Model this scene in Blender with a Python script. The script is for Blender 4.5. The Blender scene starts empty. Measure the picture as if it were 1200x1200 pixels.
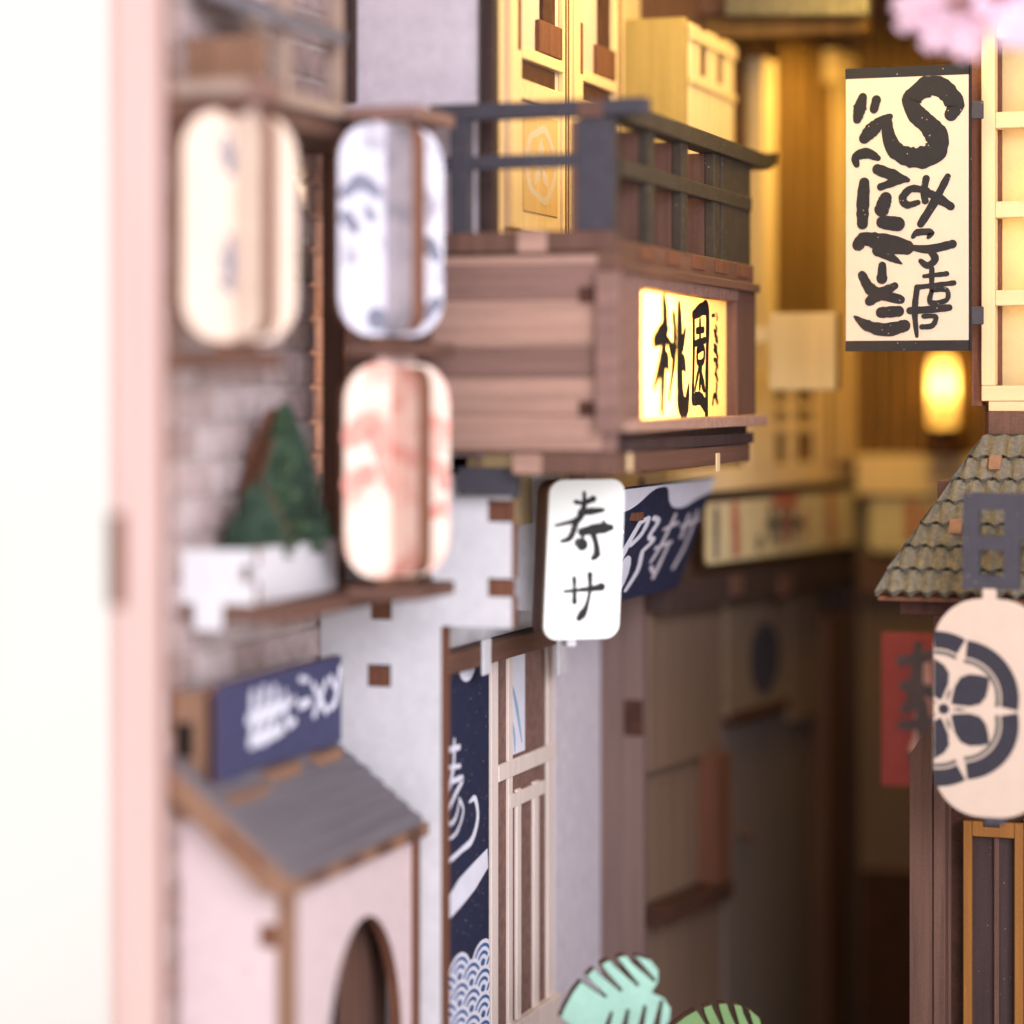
import bpy, bmesh, math, random
from mathutils import Vector
random.seed(7)
S = 0.01                      # all lengths below are written in centimetres; the miniature is built at its real size
scene = bpy.context.scene
COL = scene.collection

# ------------------------------------------------------------------ camera
CAMZ = 16.0
FPX, CU, HV = 3000.0, 600.0, 460.0
TH = math.atan2(1050.0, FPX)
FW = (-math.sin(TH), math.cos(TH)); RT = (math.cos(TH), math.sin(TH))
cd = bpy.data.cameras.new('camera'); cam = bpy.data.objects.new('camera', cd); COL.objects.link(cam)
cam.location = (0, 0, CAMZ*S); cam.rotation_euler = (math.pi/2, 0, TH)
cd.sensor_width = 36.0; cd.lens = 90.0
cd.shift_y = -140.0/1200.0
cd.clip_start = 0.01; cd.clip_end = 60
cd.dof.use_dof = True; cd.dof.focus_distance = 0.485; cd.dof.aperture_fstop = 5.5
scene.camera = cam
scene.render.resolution_x = 1024; scene.render.resolution_y = 1024

# ------------------------------------------------------------------ world and lights
w = bpy.data.worlds.new('World'); scene.world = w; w.use_nodes = True
w.node_tree.nodes['Background'].inputs[0].default_value = (1.0, 0.95, 0.915, 1)
w.node_tree.nodes['Background'].inputs[1].default_value = 0.97
def area(name, loc, target, size, power, col, size_y=None):
    l = bpy.data.lights.new(name, 'AREA'); l.energy = power; l.color = col; l.size = size*S
    if size_y: l.shape = 'RECTANGLE'; l.size_y = size_y*S
    o = bpy.data.objects.new(name, l); COL.objects.link(o)
    o.location = Vector(loc)*S
    o.rotation_euler = (Vector(target)-Vector(loc)).to_track_quat('-Z', 'Y').to_euler()
    return o
def bulb(name, loc, power, col, rad=0.2):
    l = bpy.data.lights.new(name, 'POINT'); l.energy = power; l.color = col; l.shadow_soft_size = rad*S
    o = bpy.data.objects.new(name, l); COL.objects.link(o); o.location = Vector(loc)*S
    return o
area('window_light', (40, -24, 38), (-16, 42, 12), 46, 7.3, (0.935, 0.91, 1.0))
area('led_strip', (-11.2, 46.0, 25.8), (-13.5, 47.5, 16), 4, 0.095, (1.0, 0.73, 0.26), 6)
area('added_warm_fill', (-10.6, 52.6, 25.4), (-12.0, 55.0, 15), 3, 0.035, (1.0, 0.68, 0.17), 2)  # added lamp with no known source, warms the back of the alley
area('rear_led_strip', (-11.2, 58.5, 24.0), (-12.2, 60.0, 14), 3, 0.05, (1.0, 0.64, 0.13), 2)
bulb('sign_bulb', (-13.25, 42.9, 16.7), 1.0, (1.0, 0.87, 0.58), 0.25)
bulb('window_bulb', (-5.6, 50.9, 19.2), 0.05, (1.0, 0.72, 0.30), 0.3)
scene.view_settings.view_transform = 'Standard'; scene.view_settings.look = 'None'
scene.view_settings.exposure = 0.15; scene.view_settings.gamma = 1.0
scene.render.engine = 'CYCLES'

# ------------------------------------------------------------------ materials
def lin(c): return tuple((v/255/12.92 if v/255 <= .04045 else ((v/255+.055)/1.055)**2.4) for v in c)+(1,)
def mat(name, rgb, rough=.75, grain=None, var=.16, scale=260, bump=.0, dust=0, spec=.25, trans=0, emit=0, emcol=None, fine=True):
    m = bpy.data.materials.new(name); m.use_nodes = True
    nt = m.node_tree; N = nt.nodes; L = nt.links; b = N['Principled BSDF']
    c = lin(rgb)
    b.inputs['Roughness'].default_value = rough; b.inputs['Specular IOR Level'].default_value = spec
    tc = N.new('ShaderNodeTexCoord'); mp = N.new('ShaderNodeMapping'); L.new(tc.outputs['Object'], mp.inputs[0])
    sc = [scale]*3
    if grain is not None: sc = [scale*4.0]*3; sc[grain] = scale*.16
    mp.inputs['Scale'].default_value = sc
    n = N.new('ShaderNodeTexNoise'); n.inputs['Scale'].default_value = 1.0; n.inputs['Detail'].default_value = 6; n.inputs['Roughness'].default_value = .62
    L.new(mp.outputs[0], n.inputs['Vector'])
    r = N.new('ShaderNodeValToRGB'); r.color_ramp.elements[0].position = .3; r.color_ramp.elements[1].position = .7
    r.color_ramp.elements[0].color = tuple(max(0, v*(1-var*1.5)) for v in c[:3])+(1,)
    r.color_ramp.elements[1].color = tuple(min(1, v*(1+var)) for v in c[:3])+(1,)
    L.new(n.outputs[0], r.inputs[0]); colout = r.outputs[0]
    if fine:
        n2 = N.new('ShaderNodeTexNoise'); n2.inputs['Scale'].default_value = 2600; n2.inputs['Detail'].default_value = 3
        L.new(tc.outputs['Object'], n2.inputs['Vector'])
        mr = N.new('ShaderNodeMapRange'); mr.inputs[1].default_value = .3; mr.inputs[2].default_value = .7; mr.inputs[3].default_value = 1-var*.7; mr.inputs[4].default_value = 1+var*.5
        L.new(n2.outputs[0], mr.inputs[0])
        mx = N.new('ShaderNodeMix'); mx.data_type = 'RGBA'; mx.blend_type = 'MULTIPLY'; mx.inputs[0].default_value = 1
        L.new(colout, mx.inputs[6]); L.new(mr.outputs[0], mx.inputs[7]); colout = mx.outputs[2]
    if dust:
        v = N.new('ShaderNodeTexVoronoi'); v.inputs['Scale'].default_value = 900; L.new(tc.outputs['Object'], v.inputs['Vector'])
        n3 = N.new('ShaderNodeTexNoise'); n3.inputs['Scale'].default_value = 420; L.new(tc.outputs['Object'], n3.inputs['Vector'])
        lt = N.new('ShaderNodeMath'); lt.operation = 'LESS_THAN'; lt.inputs[1].default_value = .13*dust; L.new(v.outputs[0], lt.inputs[0])
        gt = N.new('ShaderNodeMath'); gt.operation = 'GREATER_THAN'; gt.inputs[1].default_value = .52; L.new(n3.outputs[0], gt.inputs[0])
        ml = N.new('ShaderNodeMath'); ml.operation = 'MULTIPLY'; L.new(lt.outputs[0], ml.inputs[0]); L.new(gt.outputs[0], ml.inputs[1])
        ms = N.new('ShaderNodeMath'); ms.operation = 'MULTIPLY'; ms.inputs[1].default_value = .6; L.new(ml.outputs[0], ms.inputs[0])
        mx2 = N.new('ShaderNodeMix'); mx2.data_type = 'RGBA'; L.new(ms.outputs[0], mx2.inputs[0]); L.new(colout, mx2.inputs[6]); mx2.inputs[7].default_value = lin((200, 180, 165))
        colout = mx2.outputs[2]
    L.new(colout, b.inputs['Base Color'])
    if bump:
        bp = N.new('ShaderNodeBump'); bp.inputs['Strength'].default_value = bump; bp.inputs['Distance'].default_value = .0004
        L.new(n.outputs[0], bp.inputs['Height']); L.new(bp.outputs[0], b.inputs['Normal'])
    if emit:
        b.inputs['Emission Color'].default_value = lin(emcol or rgb); b.inputs['Emission Strength'].default_value = emit
    if trans:
        t = N.new('ShaderNodeBsdfTranslucent'); L.new(colout, t.inputs[0])
        ms = N.new('ShaderNodeMixShader'); ms.inputs[0].default_value = trans
        L.new(b.outputs[0], ms.inputs[1]); L.new(t.outputs[0], ms.inputs[2]); L.new(ms.outputs[0], N['Material Output'].inputs[0])
    return m
M = {}
def mottled(name, c1, c2, scale, lo, hi):            # two-tone printed paper
    m = mat(name, c1, .75, None, .03, 300); nt = m.node_tree; N = nt.nodes; L = nt.links; b = N['Principled BSDF']
    tc = N.new('ShaderNodeTexCoord'); n = N.new('ShaderNodeTexNoise'); n.inputs['Scale'].default_value = scale; n.inputs['Detail'].default_value = 3
    L.new(tc.outputs['Object'], n.inputs['Vector']); r = N.new('ShaderNodeValToRGB')
    r.color_ramp.elements[0].position = lo; r.color_ramp.elements[1].position = hi
    r.color_ramp.elements[0].color = lin(c1); r.color_ramp.elements[1].color = lin(c2)
    L.new(n.outputs[0], r.inputs[0]); L.new(r.outputs[0], b.inputs['Base Color'])
    return m
M['pinkwood'] = mat('pale_pink_wood', (196, 166, 160), .7, 2, .07, 120)
M['edge'] = mat('laser_cut_edge', (112, 72, 54), .8, 2, .22, 240)
M['edge_dark'] = mat('dark_cut_edge', (74, 46, 36), .85, None, .25, 300)
M['walnut'] = mat('walnut_wood', (100, 72, 62), .7, 2, .2, 160, .15)
M['walnut_y'] = mat('walnut_wood_long', (104, 74, 62), .7, 1, .2, 160, .15)
M['dark'] = mat('dark_stained_wood', (66, 50, 48), .75, 2, .2, 160, dust=.6)
M['plank'] = mat('rosy_plank', (164, 130, 116), .7, 0, .20, 130, .2)
M['plank_d'] = mat('rosy_plank_dark', (128, 98, 90), .7, 0, .20, 130, .2)
M['cream'] = mat('cream_basswood', (226, 198, 152), .7, 2, .07, 150)
M['cream_h'] = mat('cream_basswood_crosswise', (222, 194, 150), .7, 0, .07, 150)
M['gold'] = mat('golden_brown_wood', (126, 94, 52), .7, 2, .2, 150)
M['plaster'] = mat('white_plaster_print', (205, 203, 208), .9, None, .05, 420, .3)
M['plaster_dim'] = mat('lilac_plaster', (204, 196, 206), .9, None, .07, 300, .2)
M['white'] = mat('white_card', (240, 242, 238), .6, None, .015, 300)
M['navy'] = mat('navy_print', (40, 43, 68), .8, None, .1, 500, dust=1)
M['navy_wood'] = mat('charcoal_navy_paint', (64, 61, 69), .7, None, .1, 300, dust=.8)
M['mortar'] = mat('pale_mortar', (200, 186, 184), .9, None, .1, 300)
M['brick_a'] = mat('grey_brick', (182, 162, 160), .9, None, .16, 300, .3)
M['brick_b'] = mat('brown_brick', (164, 144, 140), .9, None, .16, 300, .3)
M['brick_c'] = mat('pale_brick', (194, 178, 178), .9, None, .14, 300, .3)
M['ink'] = mat('black_ink', (34, 32, 36), .6, None, .1, 600, dust=.8)
M['ink_soft'] = mat('soft_grey_ink', (112, 100, 104), .8)
M['navy_pale'] = mat('hazed_navy_print', (66, 66, 98), .8, None, .1, 400)  # lens veil over the kiosk sign put into a paler navy
M['bayface'] = mat('bay_board', (158, 136, 84), .75, 2, .1, 150)
M['side_grey'] = mottled('grey_side_print_shaded', (196, 186, 192), (150, 146, 156), 170, .5, .66)  # white lantern's side print, darkened to hold the shade on that face
M['side_cream'] = mat('cream_side_print_shaded', (226, 204, 190), .75, None, .08, 200)  # cream lantern's side face, its shade put into the tone
M['print_white'] = mat('white_print', (222, 222, 236), .8, None, .04)
M['print_blue'] = mat('light_blue_print', (150, 176, 206), .8, None, .05)
M['print_red'] = mat('red_print', (186, 66, 56), .8)
M['print_pink'] = mat('salmon_print', (232, 184, 170), .8, None, .1)
M['print_grey'] = mat('grey_print', (176, 178, 190), .8, None, .15)
M['print_green'] = mat('dark_green_print', (58, 70, 62), .8)
M['paper'] = mat('sign_paper', (198, 182, 164), .75, None, .025, 400)
M['paper_lit'] = mat('translucent_paper', (252, 234, 182), .8, None, .05, 300, trans=.6)
M['paper_lit2'] = mat('translucent_window_paper', (250, 230, 180), .8, None, .04, 300, trans=.5)
M['paper_old'] = mat('aged_sign_paper', (206, 190, 152), .85, None, .08)
M['lan_cream'] = mat('cream_lantern_print', (226, 204, 186), .7, None, .05, 200)
M['lan_white'] = mottled('white_lantern_print', (214, 214, 228), (150, 152, 168), 150, .54, .66)
M['lan_pink'] = mottled('blush_lantern_print', (234, 214, 200), (224, 172, 158), 140, .50, .62)
M['crest'] = mat('blush_card', (198, 176, 160), .7, None, .03, 300)
M['roofgrey'] = mat('grey_roof_plank', (112, 106, 112), .8, 1, .14, 180, .2)
M['tile'] = mat('grey_green_roof_tile', (112, 106, 94), .85, None, .22, 900, .5)
M['tilebase'] = mat('dark_tile_gap', (62, 58, 50), .9)
M['orange'] = mat('orange_varnished_wood', (144, 94, 42), .55, 2, .14, 160)
M['tan'] = mat('tan_wood', (136, 102, 82), .7, 2, .14, 160)
M['brownshop'] = mat('brown_shopfront', (124, 100, 84), .75, 2, .15, 120)
M['taupe'] = mat('taupe_cloth', (126, 106, 88), .9, None, .08)
M['floor'] = mat('stone_floor', (92, 84, 78), .9, None, .2, 200)
M['print_bluewave'] = mat('blue_wave_print', (62, 96, 150), .8)
M['beige'] = mat('pinkish_beige_wood', (222, 206, 198), .7, 2, .08, 150)
M['faded_red'] = mat('faded_red_print', (176, 104, 84), .85)
M['faded_dark'] = mat('faded_dark_print', (98, 94, 88), .85)
M['crestgold'] = mat('light_tan_panel', (206, 172, 120), .7, 2, .08, 150)
M['crest_ink'] = mat('charcoal_crest_print', (50, 47, 56), .75, None, .1, 500)
M['rail_side'] = mat('yellow_lit_rail', (62, 54, 46), .7, None, .14, 300, dust=.8)  # navy railing with the cast of the yellow light put into its colour
M['fin'] = mat('greyed_wood', (118, 96, 90), .75, 2, .14, 150)
M['blush_plaster'] = mat('blush_plaster', (206, 186, 188), .9, None, .05, 420, .3)
M['table'] = mat('white_table', (255, 255, 253), .6, None, .01)
M['red'] = mat('red_poster', (180, 86, 82), .8, None, .06)
M['leaf'] = mat('mint_leaf', (154, 196, 180), .6, None, .10, 150)
M['leaf_d'] = mat('green_leaf', (116, 148, 96), .6, None, .08, 150)
M['bush'] = mat('bush_print', (50, 68, 54), .85, None, .55, 300)
M['tuft'] = mat('bush_tuft', (70, 92, 66), .85, None, .3, 300)
M['lan_side'] = mottled('blush_side_print_shaded', (222, 192, 180), (206, 146, 134), 170, .5, .62)  # blush lantern's side print with the shaded tone of that face painted in
M['mark_dark'] = mat('slate_print', (128, 130, 146), .8, None, .15)
M['mark_red'] = mat('coral_print', (226, 158, 146), .8, None, .15)
M['rib'] = mat('pale_rib_line', (214, 196, 184), .8, None, .05)
M['ledge'] = mat('dull_ledge', (158, 136, 124), .85, None, .12)
M['shopdoor'] = mat('grey_brown_panel', (118, 104, 96), .8, 2, .12, 120)
M['petal'] = mat('blossom_pink', (238, 206, 226), .7, None, .05, trans=.3)
M['glow'] = mat('glowing_lantern_paper', (250, 225, 170), .6, None, .02, trans=.7)
M['black'] = mat('black_void', (20, 18, 18), .9)
M['caseout'] = mat('case_board', (190, 160, 146), .8, 2, .06, 100)

# ------------------------------------------------------------------ frames and mesh builder
class Frame:                                             # a vertical plane: a runs along it, b out of it, c is height
    def __init__(s, o, ex, n): s.o, s.ex, s.n = o, ex, n
    def p(s, a, b, c): return (s.o[0]+a*s.ex[0]+b*s.n[0], s.o[1]+a*s.ex[1]+b*s.n[1], c)
    def hit(s, u, v=460, b=0):                           # where the sight line through a spot of the photograph meets the plane
        t = (u-CU)/FPX; dx = FW[0]+RT[0]*t; dy = FW[1]+RT[1]*t; dz = (HV-v)/FPX
        ox = s.o[0]+b*s.n[0]; oy = s.o[1]+b*s.n[1]
        k = (ox*s.n[0]+oy*s.n[1])/(dx*s.n[0]+dy*s.n[1])
        X, Y = k*dx, k*dy
        return ((X-s.o[0])*s.ex[0]+(Y-s.o[1])*s.ex[1], CAMZ+k*dz)
    def A(s, u, b=0): return s.hit(u, 460, b)[0]
    def Z(s, u, v, b=0): return s.hit(u, v, b)[1]
def FY(y): return Frame((0, y), (1, 0), (0, -1))         # faces the front
def FX(x): return Frame((x, 0), (0, 1), (1, 0))          # runs into the alley, faces right
def FR(x, y, deg):                                       # turned: normal deg to the right of straight out
    r = math.radians(deg); return Frame((x, y), (math.cos(r), math.sin(r)), (math.sin(r), -math.cos(r)))

class MB:
    def __init__(s): s.v = []; s.f = []; s.m = []
    def add(s, vs, fs, mi=0):
        o = len(s.v); s.v += [tuple(x) for x in vs]
        for k, f in enumerate(fs): s.f.append(tuple(i+o for i in f)); s.m.append(mi[k] if isinstance(mi, list) else mi)
    def box(s, fr, a0, a1, b0, b1, c0, c1, mi=0, bev=.015):
        if a0 > a1: a0, a1 = a1, a0
        if b0 > b1: b0, b1 = b1, b0
        if c0 > c1: c0, c1 = c1, c0
        bm = bmesh.new(); bmesh.ops.create_cube(bm, size=1)
        for q in bm.verts: q.co = ((a0+a1)/2+q.co.x*(a1-a0), (b0+b1)/2+q.co.y*(b1-b0), (c0+c1)/2+q.co.z*(c1-c0))
        e = min(bev, .3*min(a1-a0, b1-b0, c1-c0))
        if e > 0: bmesh.ops.bevel(bm, geom=bm.edges[:], offset=e, segments=1, affect='EDGES')
        bm.verts.index_update()
        s.add([fr.p(*q.co) for q in bm.verts], [[q.index for q in f.verts] for f in bm.faces], mi); bm.free()
        return s
    def pbox(s, fr, u0, v0, u1, v1, b0, b1, mi=0, bev=.015):   # heights are read at u0
        return s.box(fr, fr.A(u0, b1), fr.A(u1, b1), b0, b1, fr.Z(u0, v1, b1), fr.Z(u0, v0, b1), mi, bev)
    def plate(s, fr, loops, b0, b1, mf=0, me=1):               # cut-out board: first loop the outline, the rest holes
        bm = bmesh.new()
        for lp in loops:
            vs = [bm.verts.new((a, c, 0)) for a, c in lp]
            for i in range(len(vs)): bm.edges.new((vs[i], vs[(i+1) % len(vs)]))
        bmesh.ops.triangle_fill(bm, use_beauty=True, use_dissolve=False, edges=bm.edges[:])
        bm.verts.index_update(); bm.verts.ensure_lookup_table()
        n = len(bm.verts); co = [(q.co.x, q.co.y) for q in bm.verts]; tri = [[q.index for q in f.verts] for f in bm.faces]
        vs = [fr.p(a, b1, c) for a, c in co]+[fr.p(a, b0, c) for a, c in co]
        fs = tri+[[i+n for i in reversed(t)] for t in tri]; mi = [mf]*len(fs)
        k = 0
        for lp in loops:
            m = len(lp)
            for i in range(m):
                j = (i+1) % m; fs.append([k+i, k+j, k+j+n, k+i+n]); mi.append(me)
            k += m
        bm.free(); s.add(vs, fs, mi); return s
    def flat(s, fr, pts, b, mi=0):
        n = len(pts); s.add([fr.p(a, b, c) for a, c in pts], [list(range(n))], mi)
    def brush(s, fr, fn, strokes, b=.012, mi=0, wk=1.0):       # inked strokes: (x, y, halfwidth) through a smooth curve
        for si, st in enumerate(strokes):
            P = [Vector(fn(q[0], q[1])) for q in st]; W = [q[2]*wk for q in st]
            n = len(P); pts = []; ws = []
            for i in range(n-1):
                p0 = P[max(i-1, 0)]; p1 = P[i]; p2 = P[i+1]; p3 = P[min(i+2, n-1)]
                for k in range(6):
                    t = k/6
                    pts.append(.5*((2*p1)+(p2-p0)*t+(2*p0-5*p1+4*p2-p3)*t*t+(3*p1-p0-3*p2+p3)*t**3)); ws.append(W[i]*(1-t)+W[i+1]*t)
            pts.append(P[-1]); ws.append(W[-1])
            L = []; R = []
            for i, q in enumerate(pts):
                d = (pts[min(i+1, len(pts)-1)]-pts[max(i-1, 0)])
                d = d.normalized() if d.length > 1e-9 else Vector((1, 0)); nn = Vector((-d.y, d.x)); j = 1+random.uniform(-.09, .09)
                L.append(q+nn*ws[i]*j); R.append(q-nn*ws[i]*j)
            bb = b+si*.0012
            for i in range(len(pts)-1): s.flat(fr, [tuple(L[i]), tuple(L[i+1]), tuple(R[i+1]), tuple(R[i])], bb, mi)
            for e, sg in ((0, -1), (-1, 1)):
                d = (pts[1]-pts[0]) if e == 0 else (pts[-1]-pts[-2]); d = d.normalized() if d.length > 1e-9 else Vector((1, 0)); nn = Vector((-d.y, d.x))
                s.flat(fr, [tuple(pts[e]+nn*ws[e]*math.cos(t)+d*sg*ws[e]*math.sin(t)) for t in [math.pi*k/8 for k in range(9)]], bb, mi)
        return s
    def tube(s, pts, r, seg=8, mi=0):
        rings = []
        for i, q in enumerate(pts):
            q = Vector(q); d = (Vector(pts[min(i+1, len(pts)-1)])-Vector(pts[max(i-1, 0)])).normalized()
            x = d.orthogonal().normalized(); y = d.cross(x); rr = r[i] if isinstance(r, list) else r
            rings.append([q+(x*math.cos(t)+y*math.sin(t))*rr for t in [2*math.pi*k/seg for k in range(seg)]])
        o = [q for g in rings for q in g]; fs = []
        for i in range(len(pts)-1):
            for k in range(seg): fs.append([i*seg+k, i*seg+(k+1) % seg, (i+1)*seg+(k+1) % seg, (i+1)*seg+k])
        fs += [list(range(seg)), [(len(pts)-1)*seg+k for k in range(seg)]]
        s.add(o, fs, mi); return s
    def lathe(s, c, prof, seg=24, mi=0):
        vs = [(c[0]+r*math.cos(2*math.pi*k/seg), c[1]+r*math.sin(2*math.pi*k/seg), c[2]+z) for r, z in prof for k in range(seg)]
        fs = [[i*seg+k, i*seg+(k+1) % seg, (i+1)*seg+(k+1) % seg, (i+1)*seg+k] for i in range(len(prof)-1) for k in range(seg)]
        fs += [list(range(seg)), [(len(prof)-1)*seg+k for k in range(seg)]]
        s.add(vs, fs, mi); return s
    def mesh(s, name, mats, base=(0, 0, 0)):
        me = bpy.data.meshes.new(name)
        me.from_pydata([((x-base[0])*S, (y-base[1])*S, (z-base[2])*S) for x, y, z in s.v], [], s.f)
        for m in mats: me.materials.append(M[m])
        for p, mi in zip(me.polygons, s.m): p.material_index = min(mi, len(mats)-1)
        bm = bmesh.new(); bm.from_mesh(me); bmesh.ops.recalc_face_normals(bm, faces=bm.faces[:]); bm.to_mesh(me); bm.free()
        return me

BASE = {}
def thing(name, label, cat, loc, group=None):
    o = bpy.data.objects.new(name, None); COL.objects.link(o); o.location = Vector(loc)*S; o.empty_display_size = .01
    o['label'] = label; o['category'] = cat
    if group: o['group'] = group
    BASE[o] = loc
    return o
def part(parent, name, mb, mats, label=None):            # sub-parts share the thing's origin
    mats = mats if isinstance(mats, (list, tuple)) else [mats]
    o = bpy.data.objects.new(name, mb.mesh(name, mats, BASE[parent])); COL.objects.link(o); o.parent = parent; BASE[o] = BASE[parent]
    if label: o['label'] = label
    return o
def solo(name, mb, mats, label=None, cat=None, group=None, kind=None, loc=(0, 0, 0)):
    mats = mats if isinstance(mats, (list, tuple)) else [mats]
    o = bpy.data.objects.new(name, mb.mesh(name, mats, loc)); COL.objects.link(o); o.location = Vector(loc)*S; BASE[o] = loc
    if kind: o['kind'] = kind
    if label: o['label'] = label
    if cat: o['category'] = cat
    if group: o['group'] = group
    return o
def B(): return MB()
def rrect(a0, a1, c0, c1, r, n=6):
    out = []
    for cx, cz, t0 in ((a1-r, c1-r, 0), (a0+r, c1-r, 90), (a0+r, c0+r, 180), (a1-r, c0+r, 270)):
        for k in range(n+1):
            t = math.radians(t0+90*k/n); out.append((cx+r*math.cos(t), cz+r*math.sin(t)))
    return out
WF = FY(0)   # a = x, b = -y
def wbox(mb, x0, x1, y0, y1, z0, z1, mi=0, bev=.015): return mb.box(WF, x0, x1, -y0, -y1, z0, z1, mi, bev)

XB, X1, X2, XBAL = -18.2, -16.2, -15.3, -12.54
YB, YW = 41.0, 41.6

# ------------------------------------------------------------------ setting
solo('table', wbox(B(), -200, 200, -100, 400, -3, -1.4), 'table', kind='structure')
solo('alley_floor', wbox(B(), -19, -2, 31.5, 66, -.8, 0), 'floor', kind='structure')
solo('ceiling', wbox(B(), -18.9, -2, 32.5, 66, 26.6, 27), 'caseout', kind='structure')

# case of the miniature: left post with its slot, side boards, back board
t = thing('case_front_frame', 'pale pink wooden front post of the case at the left edge', 'frame', (-16.9, 33.5, 0))
fr = FY(32.2)
a0, a1 = fr.A(131), fr.A(187)
z0, z1 = fr.Z(140, 712), fr.Z(140, 602)
aS = fr.A(146)
mb = B(); mb.box(fr, aS, a1, -.3, 0, -.8, 27); mb.box(fr, a0, aS-.002, -.3, -.003, -.8, z0); mb.box(fr, a0, aS-.002, -.3, -.003, z1, 27)
part(t, 'post', mb, 'pinkwood')
part(t, 'slot_tenon', B().box(fr, a0-.06, aS-.005, -.29, .01, z0+.004, z1-.004), 'edge')
part(t, 'inner_edge', wbox(B(), a1+.003, a1+.05, 32.26, 32.48, -.8, 27), 'edge')
t = thing('case_shell', 'plain outer boards enclosing the alley behind and at its sides', 'case', (-11, 60, 0))
part(t, 'side_board', wbox(B(), -18.9, -18.5, 35.2, 66, -.8, 27), 'caseout')
part(t, 'side_board', wbox(B(), -2.4, -2, 46, 66, -.8, 26.59), 'caseout')
part(t, 'back_board', wbox(B(), -18.49, -2.41, 65.6, 66, -.8, 27), 'brownshop')

# ------------------------------------------------------------------ brick wall, every brick its own
t = thing('brick_wall', 'grey brick wall behind the left lanterns and the planter', 'wall', (XB, 38, 0))
part(t, 'mortar_bed', wbox(B(), XB-.3, XB-.06, 35.5, 43.2, 0, 26.5), 'mortar')
bh, bl = .60, 1.32
bms = []
for kk in range(6):
    jit = [(random.uniform(-.03, .03)) for _ in range(4)]
    mb = B(); mb.box(Frame((0, 0), (0, 1), (1, 0)), -bl/2+.04+jit[0], bl/2-.04+jit[1], -.10, .0+abs(jit[2]), -bh/2+.035, bh/2-.035, 0, .035)
    bms.append(mb.mesh('brick', [('brick_a', 'brick_b', 'brick_c')[kk % 3]]))
r = 0; z = 5.6
while z < 26.0:
    y = 36.15+(bl/2 if r % 2 else 0)
    while y < 42.6:
        o = bpy.data.objects.new('brick', random.choice(bms)); COL.objects.link(o); o.parent = t
        o.location = Vector((0, y-38, z))*S
        y += bl
    z += bh; r += 1

# ------------------------------------------------------------------ left house with balcony
H = thing('balcony_house', 'white and brown two storey house with navy railed balcony on the left', 'house', (-15.5, 46, 0))
fw = FY(YW)
zt = fw.Z(450, 556)
aL, aE, aWg = -18.15, fw.A(517), fw.A(600)
zb = fw.Z(560, 735)
outl = [(aL, 0), (aE, 0), (aE, zb), (aWg, zb)]
for v0, v1 in ((700, 678), (612, 586)):
    outl += [(aWg, fw.Z(600, v0)), (fw.A(572), fw.Z(600, v0)), (fw.A(572), fw.Z(600, v1)), (aWg, fw.Z(600, v1))]
outl += [(aWg, zt), (aL, zt)]
holes = []
for u0, v0, u1, v1 in ((435, 701, 459, 726), (431, 779, 458, 805)):
    holes.append([(fw.A(u0), fw.Z(450, v1)), (fw.A(u1), fw.Z(450, v1)), (fw.A(u1), fw.Z(450, v0)), (fw.A(u0), fw.Z(450, v0))])
front = part(H, 'front_wall', B().plate(fw, [outl]+holes, -.3, 0), ['plaster', 'edge'])
for u0, v0, u1, v1 in ((436, 702, 458, 725), (432, 780, 457, 804), (573, 587, 598, 611), (573, 679, 598, 699)):
    part(front, 'tenon', B().pbox(fw, u0, v0, u1, v1, -.3, -.05), 'edge')
part(H, 'front_wall_backing', B().box(fw, aL, aE-.02, -.5, -.31, 0, zt), 'edge')
part(H, 'wing_return', wbox(B(), -16.1, -14.9, 45.0, 45.2, zb, zt), 'plaster')
part(H, 'navy_beam_end', B().pbox(fw, 536, 548, 603, 581, .02, .35), 'navy_wood')
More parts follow.
